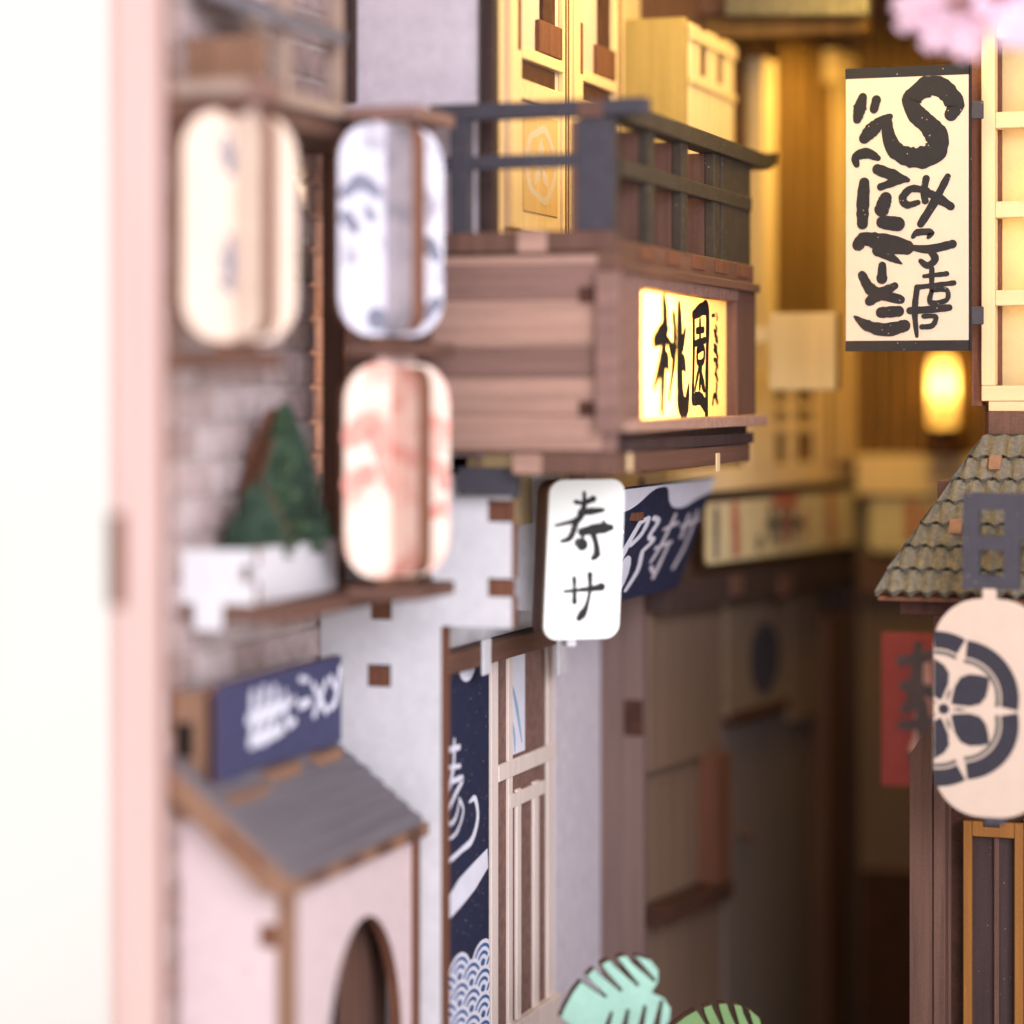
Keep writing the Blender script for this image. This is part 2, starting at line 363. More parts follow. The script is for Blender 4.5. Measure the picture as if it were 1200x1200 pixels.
# dark corner post beside the bricks and front upper wall
f2 = FY(42.0)
part(H, 'corner_post', B().pbox(f2, 399, -60, 416, 120, 0, .12), 'dark')
part(H, 'corner_post', B().pbox(FY(41.45), 378, 130, 402, 690, 0, .12), 'walnut')
part(H, 'upper_wall', B().box(f2, -18.1, X2-.02, -.25, -.003, zt+.3, 26.5), 'plaster_dim')
part(H, 'upper_corner_post', B().pbox(f2, 562, -60, 578, 290, -.2, .12), 'dark')
part(H, 'upper_side_wall', wbox(B(), X2-.35, X2-.06, 42.3, 56, zt-1, 26.5), 'cream')
fx = FX(X2)
part(H, 'door_jamb', B().pbox(fx, 580, -80, 591, 290, -.04, .1), 'cream')
zbal = fx.Z(640, 275)
for u0, u1 in ((592, 664), (667, 725)):
    d = part(H, 'sliding_door', B().box(fx, fx.A(u0), fx.A(u1), -.05, .02, zbal, 26.3), 'paper')
    A0, A1 = fx.A(u0), fx.A(u1); wA = A1-A0
    for q in (A0, A1-.16*wA): part(d, 'stile', B().box(fx, q, q+.16*wA, .021, .12, zbal, 26.3), 'cream')
    for k in (.03, .075): part(d, 'bead', B().box(fx, A1-.16*wA+k*wA, A1-.16*wA+(k+.015)*wA, .121, .14, zbal, 26.3, 0, 0), 'gold')
    zr = fx.Z(600, 52)
    part(d, 'rail', B().box(fx, A0+.16*wA, A1-.16*wA, .021, .13, zr-.22, zr), 'cream_h')
    part(d, 'rail', B().box(fx, A0+.16*wA, A1-.16*wA, .021, .13, zr-.95, zr-.6), 'cream_h')
    part(d, 'slot', B().box(fx, A0+.2*wA, A0+.75*wA, .0205, .06, zr-.59, zr-.24), 'edge_dark')
    part(d, 'mullion', B().box(fx, A0+.52*wA, A0+.72*wA, .021, .10, zr+.01, 26.3), 'edge_dark')
    part(d, 'step_block', B().box(fx, A0+.45*wA, A0+.82*wA, .021, .125, zr+.02, zr+.62), 'edge')
    part(d, 'pin', B().box(fx, A0+.1*wA, A0+.145*wA, .1, .135, zr-.1, zr+.9), 'edge')
    part(d, 'lower_panel', B().box(fx, A0+.161*wA, A1-.161*wA, .021, .06, zbal, zr-.96), 'cream')
    pn = part(d, 'crest_panel', B().box(fx, A0+.22*wA, A1-.22*wA, .061, .08, zbal+.35, zr-1.15), 'crestgold')
    ca = (A0+A1)/2; cc = (zbal+.35+zr-1.15)/2; mb = B()
    N = 28
    for k in range(N):
        t0, t1 = 2*math.pi*k/N, 2*math.pi*(k+1)/N
        q = lambda t, s_: (ca+.26*wA*s_*math.cos(t), cc+.72*s_*(1+.08*math.cos(5*t))*math.sin(t))
        mb.flat(fx, [q(t0, 1), q(t1, 1), q(t1, .8), q(t0, .8)], .083)
    for k in range(5):
        t0 = math.pi/2+k*2*math.pi/5
        mb.flat(fx, [(ca, cc), (ca+.12*wA*math.cos(t0-.4), cc+.32*math.sin(t0-.4)), (ca+.2*wA*math.cos(t0), cc+.52*math.sin(t0)), (ca+.12*wA*math.cos(t0+.4), cc+.32*math.sin(t0+.4))], .083)
    part(d, 'crest', mb, 'paper')
# bay with slats on the upper floor
fb = FY(50.5); bay = part(H, 'bay_front', B().box(fb, X2, fb.A(805)-.03, -.2, .02, zbal-.5, fb.Z(760, 22)), 'bayface')
fbx = FX(fb.A(805)+.06)
ztop = fbx.Z(806, 24)
bs = part(H, 'bay_side', B().box(fbx, 50.5, fbx.A(861), -.25, -.08, zbal-.5, ztop), 'bayface')
n = 8
for k in range(n):
    aa = 50.52+(fbx.A(861)-50.52)*(k+.15)/n; bb = 50.52+(fbx.A(861)-50.52)*(k+.78)/n
    zs = ztop-1.0 if k in (2, 5) else ztop
    part(bs, 'slat', B().box(fbx, aa, bb, -.079, .0, zbal-.5, zs), 'cream')
for v0, v1 in ((28, 45), (88, 97)): part(bs, 'cross_bar', B().box(fbx, 50.5, fbx.A(861), .001, .05, fbx.Z(806, v1), fbx.Z(806, v0)), 'cream_h')
for k in (2, 5):
    aa = 50.52+(fbx.A(861)-50.52)*(k+.15)/n; bb = 50.52+(fbx.A(861)-50.52)*(k+.78)/n
    part(bs, 'slot', B().box(fbx, aa, bb, -.078, -.03, ztop-.97, ztop-.42), 'edge_dark')

# balcony
fbf = FY(YB); fbs = FX(XBAL); yN, yF = YB, fbs.A(878)
zBt, zBb = fbf.Z(700, 298), fbf.Z(700, 527)
bal = part(H, 'balcony', wbox(B(), X2-.3, XBAL-.02, yN+.05, yF, zBt-.12, zBt+.06), 'walnut')
wbox_ = wbox
part(bal, 'plank_light_stop', B().box(fbf, aP0_:=fbf.A(404), fbf.A(705), -.42, -.31, zBb+.1, zBt-.12), 'walnut')  # unseen board added to stop bulb light leaking between the planks
part(bal, 'underside_board', wbox(B(), X2-.8, XBAL-.05, yN+.05, yF-.1, zBb-.1, zBb+.1), 'walnut')
part(bal, 'end_board', wbox(B(), X2-.3, XBAL-.05, yF-.25, yF-.02, zBb+.1, zBt-.12), 'walnut')
aP0, aP1 = fbf.A(404), fbf.A(705)
rows = [(298, 309, 'plank'), (309.6, 350, 'plank_d'), (350.6, 407, 'plank'), (407.6, 441, 'plank_d'), (441.6, 486, 'plank'), (486.6, 528, 'plank')]
for v0, v1, m in rows:
    part(bal, 'plank', B().box(fbf, aP0, aP1, -.3, random.uniform(-.02, .0), fbf.Z(700, v1), fbf.Z(700, v0)), m)
for v0, v1 in ((336, 355), (470, 488)):
    part(bal, 'tenon', B().pbox(fbf, 678, v0, 699, v1, -.2, .02), 'edge_dark')
part(bal, 'corner_strip', B().box(fbf, aP1+.005, fbf.A(719), -.3, -.01, fbf.Z(700, 530), fbf.Z(700, 296)), 'plank_d')
cap = part(bal, 'base_beam', B().box(fbf, aP0, XBAL+.02, -.35, .06, zBt+.07, fbf.Z(690, 270)), 'walnut')
part(bal, 'beam_tenon', B().pbox(fbf, 606, 270.5, 640, 296, -.1, .075), 'plank')
part(bal, 'side_beam', B().box(fbs, yN+.0, yF+.05, -.3, .08, fbs.Z(722, 318), fbs.Z(722, 281)), 'walnut_y')
for k in range(5): part(bal, 'beam_joint', B().box(fbs, yN+1.2+k*1.7, yN+2.1+k*1.7, .081, .1, fbs.Z(722, 300), fbs.Z(722, 284)), 'edge')
part(bal, 'side_cornice', B().box(fbs, yN+.05, yF+.05, .0, .22, fbs.Z(722, 319.5), fbs.Z(722, 308)), 'walnut_y')
zlo0, zlo1 = fbf.Z(660, 556), fbf.Z(660, 531)
part(bal, 'lower_beam', B().box(fbf, fbf.A(604), XBAL, -.4, .04, zlo0, zlo1), 'walnut')
part(bal, 'beam_tenon', B().pbox(fbf, 600, 531.5, 634, 555.5, -.1, .06), 'plank')
part(bal, 'lower_side_beam', B().box(fbs, yN, yF-.2, -.5, .06, zlo0, zlo1), 'walnut_y')
part(bal, 'side_light_stop', B().box(fbs, yN+.3, yF-.1, -.28, -.02, zlo1+.221, fbs.Z(745, 505)-.003), 'dark')  # board added to block the light leak below the sign
part(bal, 'lower_side_board', B().box(fbs, yN+.4, yF-.1, -.4, .12, zlo1+.01, zlo1+.22), 'dark')
for u in (737, 840): part(bal, 'beam_clip', B().pbox(fbs, u, 531, u+4, 553, .061, .09), 'cream')
# railing front
zr1, zr0 = fbf.Z(620, 119), fbf.Z(620, 138)
part(bal, 'top_rail', B().box(fbf, fbf.A(505), fbf.A(757), -.32, .06, zr0, zr1), 'navy_wood')
part(bal, 'rail_tenon', B().pbox(fbf, 676, 117, 706, 138, -.1, .1), 'walnut')
part(bal, 'mid_rail', B().pbox(fbf, 512, 184, 680, 200, -.2, .0), 'navy_wood')
for u0, u1, v1 in ((527, 549, 296), (676, 719, 270)): part(bal, 'rail_post', B().pbox(fbf, u0, 139, u1, v1, -.25, .02), 'navy_wood')
# railing side: bars with brown blocks behind
zr1, zr0 = fbs.Z(722, 118), fbs.Z(722, 140)
part(bal, 'side_top_rail', B().box(fbs, yN+.34, yF+1.2, -.28, .12, zr0, zr1), 'rail_side')
mb = B(); mb.plate(fbs, [[(yF+1.2, zr0), (yF+1.9, zr0+.18), (yF+2.0, zr1+.12), (yF+1.2, zr1)]], -.28, .12, 0, 0)
part(bal, 'rail_tip', mb, 'rail_side')
part(bal, 'side_mid_rail', B().box(fbs, yN+.3, yF, -.14, .06, fbs.Z(722, 205), fbs.Z(722, 186)), 'rail_side')
zfl = fbs.Z(722, 281)
us = [719, 758, 797, 835]
for k, u in enumerate(us):
    aa = fbs.A(u)
    part(bal, 'side_post', B().box(fbs, aa+.02, aa+.42 if k else aa+.2, -.16, .03, zfl, zr0), 'rail_side')
    part(bal, 'post_fin', B().box(fbs, aa+.04, aa+.3 if k else aa+.18, -.78, -.165, zfl, zr0), 'walnut')
    part(bal, 'shelf_fin', B().box(fbs, aa+.31, aa+1.9, -.6, -.145, fbs.Z(722, 203), fbs.Z(722, 188)), 'walnut_y')
part(bal, 'end_panel', B().box(fbs, fbs.A(838)+.45, yF, -.16, .03, zfl, zr0), 'rail_side')

# ground floor side: noren wall, door, plaster, fin
f1 = FX(X1)
part(H, 'side_wall', wbox(B(), X1-.5, X1-.2, 42.1, 53, 0, zt), 'walnut')
zb2 = f1.Z(530, 784)
part(H, 'lintel', B().box(f1, 41.95, 51.95, -.18, .35, zb2, f1.Z(530, 760)), 'walnut_y')
part(H, 'lintel_panel', B().box(f1, 41.95, 51.95, -.18, .05, f1.Z(530, 759), zt), 'plaster')
for u in (567, 655): part(H, 'lintel_clip', B().pbox(f1, u, 750, u+9, 792, .36, .42), 'plaster')
dr = part(H, 'lattice_door', B().box(f1, f1.A(574), f1.A(650), -.15, -.05, .4, zb2), 'plank_d')
for u0, u1 in ((575, 583), (595, 600), (641, 649)): part(dr, 'stile', B().box(f1, f1.A(u0), f1.A(u1), -.049, .02, .4, zb2), 'beige')
part(dr, 'stile', B().box(f1, f1.A(625), f1.A(631), -.049, .02, .4, f1.Z(583, 935)), 'beige')
part(dr, 'stile', B().box(f1, f1.A(605), f1.A(610), -.049, .02, .4, f1.Z(583, 935)), 'beige')
part(dr, 'rail', B().box(f1, f1.A(583), f1.A(650), -.049, .035, f1.Z(583, 917), f1.Z(583, 897)), 'beige')
part(dr, 'rail', B().box(f1, f1.A(596), f1.A(637), -.049, .03, f1.Z(583, 955), f1.Z(583, 938)), 'beige')
part(dr, 'bottom_rail', B().box(f1, f1.A(596), f1.A(650), -.049, .14, .4, f1.Z(590, 1205)), 'beige')
pp = part(dr, 'pane_poster', B().box(f1, f1.A(597), f1.A(617), -.049, -.03, f1.Z(583, 893), zb2), 'print_white', 'pale blue poster behind the upper pane')
a0 = f1.A(597); da = f1.A(617)-a0; zc = f1.Z(583, 893); dz = zb2-zc
part(pp, 'brush_mark', B().brush(f1, lambda x, y: (a0+x*da, zc+y*dz), [[(.2, .7, .02), (.5, .45, .08), (.8, .1, .03)], [(.15, .4, .02), (.35, .2, .06), (.4, .02, .02)]], -.027), 'print_blue')
part(dr, 'pane', B().box(f1, f1.A(618), f1.A(634), -.049, -.03, f1.Z(583, 893), zb2), 'plank_d')
part(H, 'plaster_panel', B().box(f1, f1.A(650)+.02, f1.A(704), -.18, .0, 0, zb2), 'plaster_dim')
ff = FY(f1.A(704)+.02)
fin = part(H, 'side_fin', B().box(ff, X1-.1, ff.A(754), -.3, 0, 0, ff.Z(720, 560)), 'fin')
part(fin, 'tenon', B().pbox(ff, 731, 820, 753, 862, -.2, .03), 'edge_dark')
part(fin, 'tenon', B().pbox(ff, 728, 1125, 750, 1150, -.2, .03), 'edge_dark')

# ------------------------------------------------------------------ lit sign on the balcony side
t = thing('lit_sign', 'glowing yellow sign with two large black characters on the balcony side', 'sign', (XBAL, 45, 15))
zs1, zs0 = fbs.Z(745, 322), fbs.Z(745, 505)
zi1, zi0 = fbs.Z(745, 338), fbs.Z(745, 491)
aS0, aI0, aI1, aS1 = fbs.A(716), fbs.A(745), fbs.A(858), fbs.A(880)
part(t, 'frame_stile', B().box(fbs, aS0+.0, aI0, -.28, .12, zs0, zs1), 'plank_d')
part(t, 'frame_stile', B().box(fbs, aI1, aS1, -.28, .10, zs0, zs1), 'walnut')
part(t, 'frame_rail', B().box(fbs, aI0+.003, aI1-.003, -.28, .125, zi1, zs1), 'plank_d')
part(t, 'frame_rail', B().box(fbs, aS0+.3, aS1+.2, .0, .3, zs0, zi0), 'plank')
sg = part(t, 'sign_panel', B().box(fbs, aI0-.02, aI1+.02, -.16, -.12, zi0-.02, zi1+.02), 'paper_lit')
def fsign(x, y): return (aI0+(aI1-aI0)*x, zi0+(zi1-zi0)*y)
def UV(px, py): return ((px-740)/(1072-740), 1-(py-(150+(px-740)*.1))/((605-(px-740)*.055)-(150+(px-740)*.1)))
def tr(st, f): return [[(f(p[0], p[1])[0], f(p[0], p[1])[1], p[2]) for p in s_] for s_ in st]
# traced in the enlarged photograph: left character, right character, small column
peach = [[(818, 330, 6), (845, 300, 9), (862, 285, 3)], [(848, 185, 6), (852, 260, 9), (846, 400, 8), (842, 565, 6)], [(845, 370, 7), (830, 440, 6), (815, 495, 3)],
         [(848, 375, 5), (858, 400, 8), (862, 420, 4)], [(880, 240, 5), (884, 300, 6), (880, 400, 6), (864, 530, 3)], [(898, 205, 5), (900, 300, 8), (900, 450, 9), (905, 545, 11), (922, 555, 9), (932, 480, 2)],
         [(862, 330, 4), (872, 360, 7)], [(918, 290, 3), (908, 340, 6), (898, 365, 4)], [(900, 385, 4), (912, 405, 7), (918, 425, 3)]]
gard = [[(950, 240, 4), (950, 380, 4), (946, 530, 4)], [(948, 235, 4), (985, 210, 6), (1000, 225, 6), (998, 400, 5), (996, 585, 5)], [(960, 290, 3), (985, 285, 3)], [(972, 255, 3), (972, 330, 3)],
        [(955, 335, 3), (990, 322, 3)], [(962, 360, 3), (985, 350, 3), (984, 395, 3), (963, 400, 3), (962, 362, 3)], [(972, 405, 3), (960, 460, 3), (953, 500, 2)], [(975, 410, 4), (970, 490, 3)], [(972, 430, 3), (982, 480, 5), (988, 500, 2)], [(946, 535, 5), (970, 528, 6), (990, 555, 6)]]
small = [[(1017, 235, 2), (1027, 232, 2)], [(1034, 228, 2), (1036, 245, 3)]]+[[(1026+6*random.uniform(-1, 1), 270+k*17, 2.2), (1034+5*random.uniform(-1, 1), 278+k*17+random.uniform(-5, 5), 3.2)] for k in range(15)]+[[(1016, 545, 3), (1022, 515, 3), (1034, 540, 3)]]
kx = (aI1-aI0)/332.0
part(sg, 'character', B().brush(fbs, fsign, tr(peach, UV), -.115, wk=kx*1.15), 'ink')
part(sg, 'character', B().brush(fbs, fsign, tr(gard, UV), -.115, wk=kx*1.15), 'ink')
part(sg, 'small_lettering', B().brush(fbs, fsign, tr(small, UV), -.115, wk=kx*.9), 'ink')
part(sg, 'ink_speck', B().brush(fbs, fsign, [[(.04, .08, .05), (.06, .13, .02)], [(.02, .28, .02), (.09, .3, .015)], [(.08, .02, .04), (.085, .1, .02)]], -.115), 'gold')

# ------------------------------------------------------------------ left hanging lanterns: two crossed boards each
def lantern(u, v0, v1, s, W, label, face, side, marks, mcol, grp='paper lanterns hanging at the left front'):
    tt = (u-CU)/FPX; x = s*(FW[0]+RT[0]*tt); y = s*(FW[1]+RT[1]*tt)
    z1 = CAMZ+s*(HV-v0)/FPX; z0 = CAMZ+s*(HV-v1)/FPX
    t = thing('hanging_lantern', label, 'lantern', (x, y, z0), grp)
    cdir = math.degrees(math.atan2(-x, y))           # bearing of the viewer's side
    fa = FR(x, y, cdir+32)
    h = W/2
    lp = rrect(-h, h, z0, z1, h*.62)
    lo = B().plate(fa, [lp], -.09, .09); p1 = part(t, 'lantern_board', lo, [face, 'edge'])
    half = [(max(a, .092), c) for a, c in rrect(-h*.9, h*.9, z0+.06, z1-.06, h*.34)]
    hl = []
    for q in half:
        if not hl or (abs(q[0]-hl[-1][0])+abs(q[1]-hl[-1][1])) > 1e-5: hl.append(q)
    zA = min(c for a, c in hl); zBq = max(c for a, c in hl)
    hh_ = [q for q in hl if q[0] > .0925]; zm = (zA+zBq)/2
    hl = [q for q in hh_ if q[1] < zm]+[q for q in hh_ if q[1] >= zm]+[(.092, zBq), (.092, zA)]
    f1_ = Frame((x, y), fa.n, (-fa.ex[0], -fa.ex[1]))
    p2 = part(t, 'cross_board', B().plate(f1_, [hl], -.13, .13), [side, 'edge'])
    f2_ = Frame((x, y), (-fa.n[0], -fa.n[1]), (fa.ex[0], fa.ex[1]))
    part(t, 'cross_board', B().plate(f2_, [hl], -.13, .13), [side, 'edge'])
    rb = B()
    for k in range(1, 19):
        q = z0+(z1-z0)*k/19; e = h*.94 if 3 < k < 16 else h*.7
        rb.flat(fa, [(-e, q-.012), (e, q-.012), (e, q+.012), (-e, q+.012)], .0915)
    part(p1, 'rib_lines', rb, 'rib')
    part(t, 'tenon', B().box(fa, -.35*h, .35*h, -.08, .08, z1-.03, z1+.16), 'pinkwood')
    part(t, 'tenon', B().box(fa, -.35*h, .35*h, -.08, .08, z0-.16, z0+.03), 'edge')
    mk = B().brush(fa, lambda a, c: (a*h, z0+c*(z1-z0)), marks, .093, wk=h)
    part(p1, 'printed_marks', mk, mcol)
    mk = B().brush(f1_, lambda a, c: (abs(a)*h*.8+.15, z0+c*(z1-z0)), [m for m in marks if m[0][0] > -.6][:6], .093, wk=h*.8)
    pass
    return x, y, z0, z1
marks1 = [[(-.35, .82, .06), (-.1, .80, .1)], [(-.25, .9, .05), (-.2, .74, .08)], [(-.3, .36, .08), (-.1, .33, .1)], [(-.2, .45, .06), (-.22, .28, .08)], [(-.35, .25, .06), (-.05, .22, .07)]]
marks2 = [[(-.9, .66, .1), (-.6, .72, .16), (-.3, .68, .1)], [(-.85, .55, .14), (-.7, .5, .1)], [(-.3, .08, .2), (0, .06, .1)], [(.5, .4, .1), (.7, .44, .16), (.85, .38, .1)], [(.6, .1, .12), (.85, .16, .12)], [(.4, .6, .06), (.4, .5, .1)], [(-.5, .6, .06), (-.4, .56, .1)]]
marks3 = [[(-.85, .66, .2), (-.5, .72, .22), (-.3, .6, .2)], [(-.6, .48, .2), (-.9, .44, .15)], [(-.3, .52, .12), (-.1, .45, .18)], [(.45, .55, .1), (.8, .5, .16), (.9, .42, .1)], [(.5, .28, .14), (.85, .32, .1)], [(.6, .74, .1), (.9, .7, .12)]]
L1 = lantern(278, 132, 400, 38.8, 2.02, 'cream crossed-board lantern hanging nearest the pale front post', 'lan_cream', 'side_cream', marks1, 'mark_dark')
L2 = lantern(456, 146, 394, 42.0, 2.02, 'white lantern with grey printed pattern hanging in front of the balcony', 'lan_white', 'side_grey', marks2, 'mark_dark')
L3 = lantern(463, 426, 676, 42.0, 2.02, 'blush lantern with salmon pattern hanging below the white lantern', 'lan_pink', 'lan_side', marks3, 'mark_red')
t = thing('lantern_bracket', 'brown bracket board carrying the white and the blush lantern', 'bracket', (L2[0]-1, L2[1]+1, L3[2]), 'lantern brackets')
for zc, nm in ((L2[3]+.16, 0), ((L2[2]+L3[3])/2, 1), (L3[2]-.25, 2)):
    part(t, 'arm', wbox(B(), L2[0]-.62, L2[0]+.62, L2[1]-.35, L2[1]+1.41, zc-.11, zc+.11), 'plank_d' if nm == 0 else 'walnut')
part(t, 'back_board', wbox(B(), L2[0]-.55, L2[0]+.15, L2[1]+1.42, L2[1]+1.6, L3[2]-.4, L2[3]+.3), 'walnut')
t = thing('lantern_bracket', 'brown bracket with two arms carrying the cream lantern', 'bracket', (L1[0]-.5, L1[1], L1[2]), 'lantern brackets')
for k, zc in enumerate((L1[3]+.3, L1[2]-.28)):
    part(t, 'arm', wbox(B(), XB+.02, L1[0]+.6, L1[1]-.3, L1[1]+.35, zc-.15, zc+.15), 'plank_d' if k == 0 else 'walnut')

# ------------------------------------------------------------------ eave and shelf on the brick wall, upper left
fxb = FX(XB)
t = thing('wall_eave', 'blurred grey roofed eave on brackets above the cream lantern', 'eave', (-17.6, 37, 19.5))
fe = FX(-16.6); zE = fe.Z(270, 108)
part(t, 'beam', wbox(B(), XB+.02, -16.6, 34.9, 41.2, zE-.32, zE), 'walnut')
part(t, 'ledge', wbox(B(), XB+.02, -16.45, 34.8, 41.3, zE+.003, zE+.22), 'ledge')
part(t, 'bracket', wbox(B(), XB+.02, -16.9, 36.4, 36.6, zE+.225, zE+1.1), 'tan')
for y in (36.9, 39.0): part(t, 'upright', wbox(B(), -16.95, -16.7, y, y+.25, zE+.225, zE+2.9), 'ledge')
mb = B(); mb.plate(FY(36.2), [[(XB+.02, zE+2.1), (XB+.02, zE+1.9), (-16.5, zE+1.2), (-16.45, zE+1.42)]], -2.6, 0, 0, 0)
part(t, 'roof_board', mb, 'roofgrey')

# ------------------------------------------------------------------ planter, bush, shelf
zsh = 12.7
solo('wall_shelf', wbox(B(), XB+.02, -16.4, 36.21, 41.5, zsh-.26, zsh), 'walnut_y', 'brown wooden shelf under the white planter on the brick wall', 'shelf', loc=(-17.4, 38, zsh-.34))
t = thing('planter', 'white rectangular planter box with a puzzle joint on the wall shelf', 'planter', (-17.5, 37.8, zsh))
xp0, xp1, yp0, yp1, zp = XB+.04, -16.9, 36.2, 39.5, 13.55
fp = FY(yp0)
cx = fp.A(244)
part(t, 'front_board', B().plate(fp, [[(xp0, zsh+.003), (cx-.25, zsh+.003), (cx-.25, zsh-.42), (cx+.25, zsh-.42), (cx+.25, zsh+.003), (xp1, zsh+.003), (xp1, zsh+.35), (xp1-.22, zsh+.35), (xp1-.22, zsh+.62), (xp1, zsh+.62), (xp1, zp), (xp0, zp)]], -.16, 0), ['plaster', 'edge'])
part(t, 'side_board', wbox(B(), xp1-.18, xp1-.02, yp0+.17, yp1, zsh+.003, zp), 'plaster')
part(t, 'rear_board', wbox(B(), xp0, xp1-.19, yp1-.16, yp1, zsh+.003, zp), 'plaster')
part(t, 'soil', wbox(B(), xp0, xp1-.19, yp0+.17, yp1-.17, zsh+.3, zp-.1), 'edge_dark')
t = thing('bush', 'dark green cut-out bush standing in the white planter', 'plant', (-17.5, 38, 13.4))
def bushloop(w, h, seed):
    rnd = random.Random(seed); L_, R_ = [], []
    n = 9
    for k in range(n+1):
        f = k/n; ww = w/2*(1-f**1.5)*(.85+.25*rnd.random())+.06
        zc = 13.385+h*f
        L_.append((-ww*(1.0), zc)); R_.append((ww, zc))
        if k < n: L_.append((-ww*.8, zc+h/n*.5)); R_.append((ww*.8, zc+h/n*.55))
    return R_+L_[::-1]
for i, (dg, w_, h_, m, bx_, by_) in enumerate(((20, 1.5, 2.35, 'edge', -17.66, 38.5), (34, 1.5, 2.45, 'bush', -17.34, 38.3), (60, 1.3, 1.9, 'bush', -17.3, 37.9), (10, 1.2, 1.2, 'bush', -17.36, 37.3))):
    part(t, 'foliage_board', B().plate(FR(bx_, by_, dg), [bushloop(w_, h_, i)], -.07, .07), [m, 'edge'])
mb = B()
for k in range(160):
    a = random.uniform(0, 6.28); f = random.random()**1.3; rr = .62*(1-f)*random.random()**.5
    c = Vector((-17.28+rr*math.cos(a), 38.0+rr*math.sin(a), 13.5+2.2*f)); n = Vector((random.uniform(-1, 1), random.uniform(-1, .2), random.uniform(-.3, 1))).normalized(); x = n.orthogonal().normalized()*.13; y = n.cross(x)
    mb.add([c-x, c-y*.6, c+x, c+y*.6], [[0, 1, 2, 3]])
o = part(t, 'leaf_tufts', mb, 'tuft'); o['kind'] = 'stuff'

# ------------------------------------------------------------------ kiosk at lower left with its sign
xk, yk = -16.3, 36.2
t = thing('kiosk', 'small white kiosk with grey plank roof and arched opening at lower left', 'kiosk', (-17.2, 38.8, 0))
fkx = FX(xk); fky = FY(yk)
zk = fkx.Z(342, 1046); zeave = 8.62; zridge = 10.32
ac = fkx.A(428); zapex = fkx.Z(428, 1074); ra = (fkx.A(474)-fkx.A(386))*.5; rz = fkx.Z(428, 1074)-fkx.Z(428, 1250)
arch = [(ac-ra, .9)]+[(ac+ra*math.cos(math.pi-k*math.pi/20), zapex-rz+rz*math.sin(math.pi-k*math.pi/20)) for k in range(21)]+[(ac+ra, .9)]
part(t, 'side_wall', B().plate(fkx, [[(yk, 0), (41.55, 0), (41.55, zk), (yk, zk)], arch], -.2, 0), ['blush_plaster', 'edge'])
part(t, 'corner_trim', B().box(fkx, yk-.06, yk+.16, -.2, .05, 0, zk+.1), 'tan')
part(t, 'corner_trim', B().box(fkx, 41.3, 41.57, -.1, .06, 0, zk+.1), 'edge')
cw = part(t, 'front_wall', B().plate(fky, [[(XB+.02, 0), (xk-.07, 0), (xk-.07, zk+.2), (XB+.02, zk+1.3)]], -.2, 0), ['blush_plaster', 'edge'])
part(cw, 'tenon', B().pbox(fky, 304, 1083, 326, 1110, -.1, .03), 'edge')
for k in range(7):
    aa = ac+.35*ra+k*ra*.26
    part(t, 'curtain_fold', B().box(fkx, aa, aa+ra*.24, -.75-.06*(k % 2), -.6-.05*(k % 2), .3, zapex+.1), 'walnut')
part(t, 'inner_wall', B().box(fkx, yk+.3, 41.4, -1.4, -1.25, 0, zk), 'plaster_dim')
mb = B(); mb.plate(FY(yk-.5), [[(XB+.02, zridge-.04), (-16.05, zeave-.06), (-16.05, zeave-.30), (-16.5, zeave-.30), (XB+.02, zridge-.5)]], -.16, 0, 0, 1)
part(t, 'gable_board', mb, ['tan', 'tan'])
part(t, 'gable_inlay', B().plate(FY(yk-.5), [[(-17.2, 9.28), (-16.55, 8.82), (-16.55, 8.72), (-17.2, 9.18)]], .0, .04, 0, 0), 'edge')
part(t, 'eave_board', wbox(B(), -16.16, -16.05, yk-.33, 41.5, zeave-.30, zeave-.08), 'tan')
rf = part(t, 'roof', B().plate(FY(yk-.5), [[(XB+.02, zridge), (-16.02, zeave), (-16.02, zeave-.05), (XB+.02, zridge-.05)]], -5.4, -.001, 0, 0), 'roofgrey')
n = 9; xs0, xs1 = -16.02, XB+.02
for k in range(n):
    f0, f1q = k/n, (k+.93)/n
    xa, xb2 = xs0+(xs1-xs0)*f0, xs0+(xs1-xs0)*f1q; za, zb3 = zeave+(zridge-zeave)*f0, zeave+(zridge-zeave)*f1q
    part(rf, 'plank', B().plate(FY(yk-.5), [[(xa, za+.09), (xb2, zb3+.04), (xb2, zb3+.002), (xa, za+.002)]], -5.4+random.uniform(0, .05), -.002, 0, 0), 'roofgrey')
for k in range(4): part(t, 'eave_tenon', wbox(B(), -16.3, -16.0, yk+.2+1.35*k, yk+.8+1.35*k, zeave-.28, zeave-.1), 'walnut')

xs = -17.5; fks = FX(xs); ya, yb_ = fks.A(252), fks.A(400)
zs1, zs0 = fks.Z(400, 768), fks.Z(400, 868)
t = thing('kiosk_sign', 'navy sign board with white lettering standing on the kiosk roof', 'sign', (xs, (ya+yb_)/2, zs0))
bd = part(t, 'board', B().plate(fks, [[(ya, zs0-.05), (ya+.5, zs0-.05), (ya+.5, zs0-.35), (ya+1.0, zs0-.35), (ya+1.0, zs0), (yb_-.9, zs0), (yb_-.9, zs0-.2), (yb_-.6, zs0-.2), (yb_-.6, zs0), (yb_, zs0), (yb_, zs1), (ya, zs1)]], -.15, 0), ['navy_pale', 'edge'])
part(t, 'front_board', B().box(FY(ya), xs-.7, xs-.02, -.2, 0, zs0-.2, zs1-.1), 'tan')
part(t, 'dark_opening', B().box(FY(ya), xs-.66, xs-.38, .0, .02, zs0+.35, zs0+.9), 'black')
part(t, 'plinth', wbox(B(), xs-.6, xs+.3, ya-.1, ya+1.4, zs0-.6, zs0-.22), 'tan')
for k in range(2): part(t, 'plinth_block', wbox(B(), xs-.05, xs+.2, ya+1.7+1.9*k, ya+2.9+1.7*k, zs0-.42, zs0-.06), 'tan')
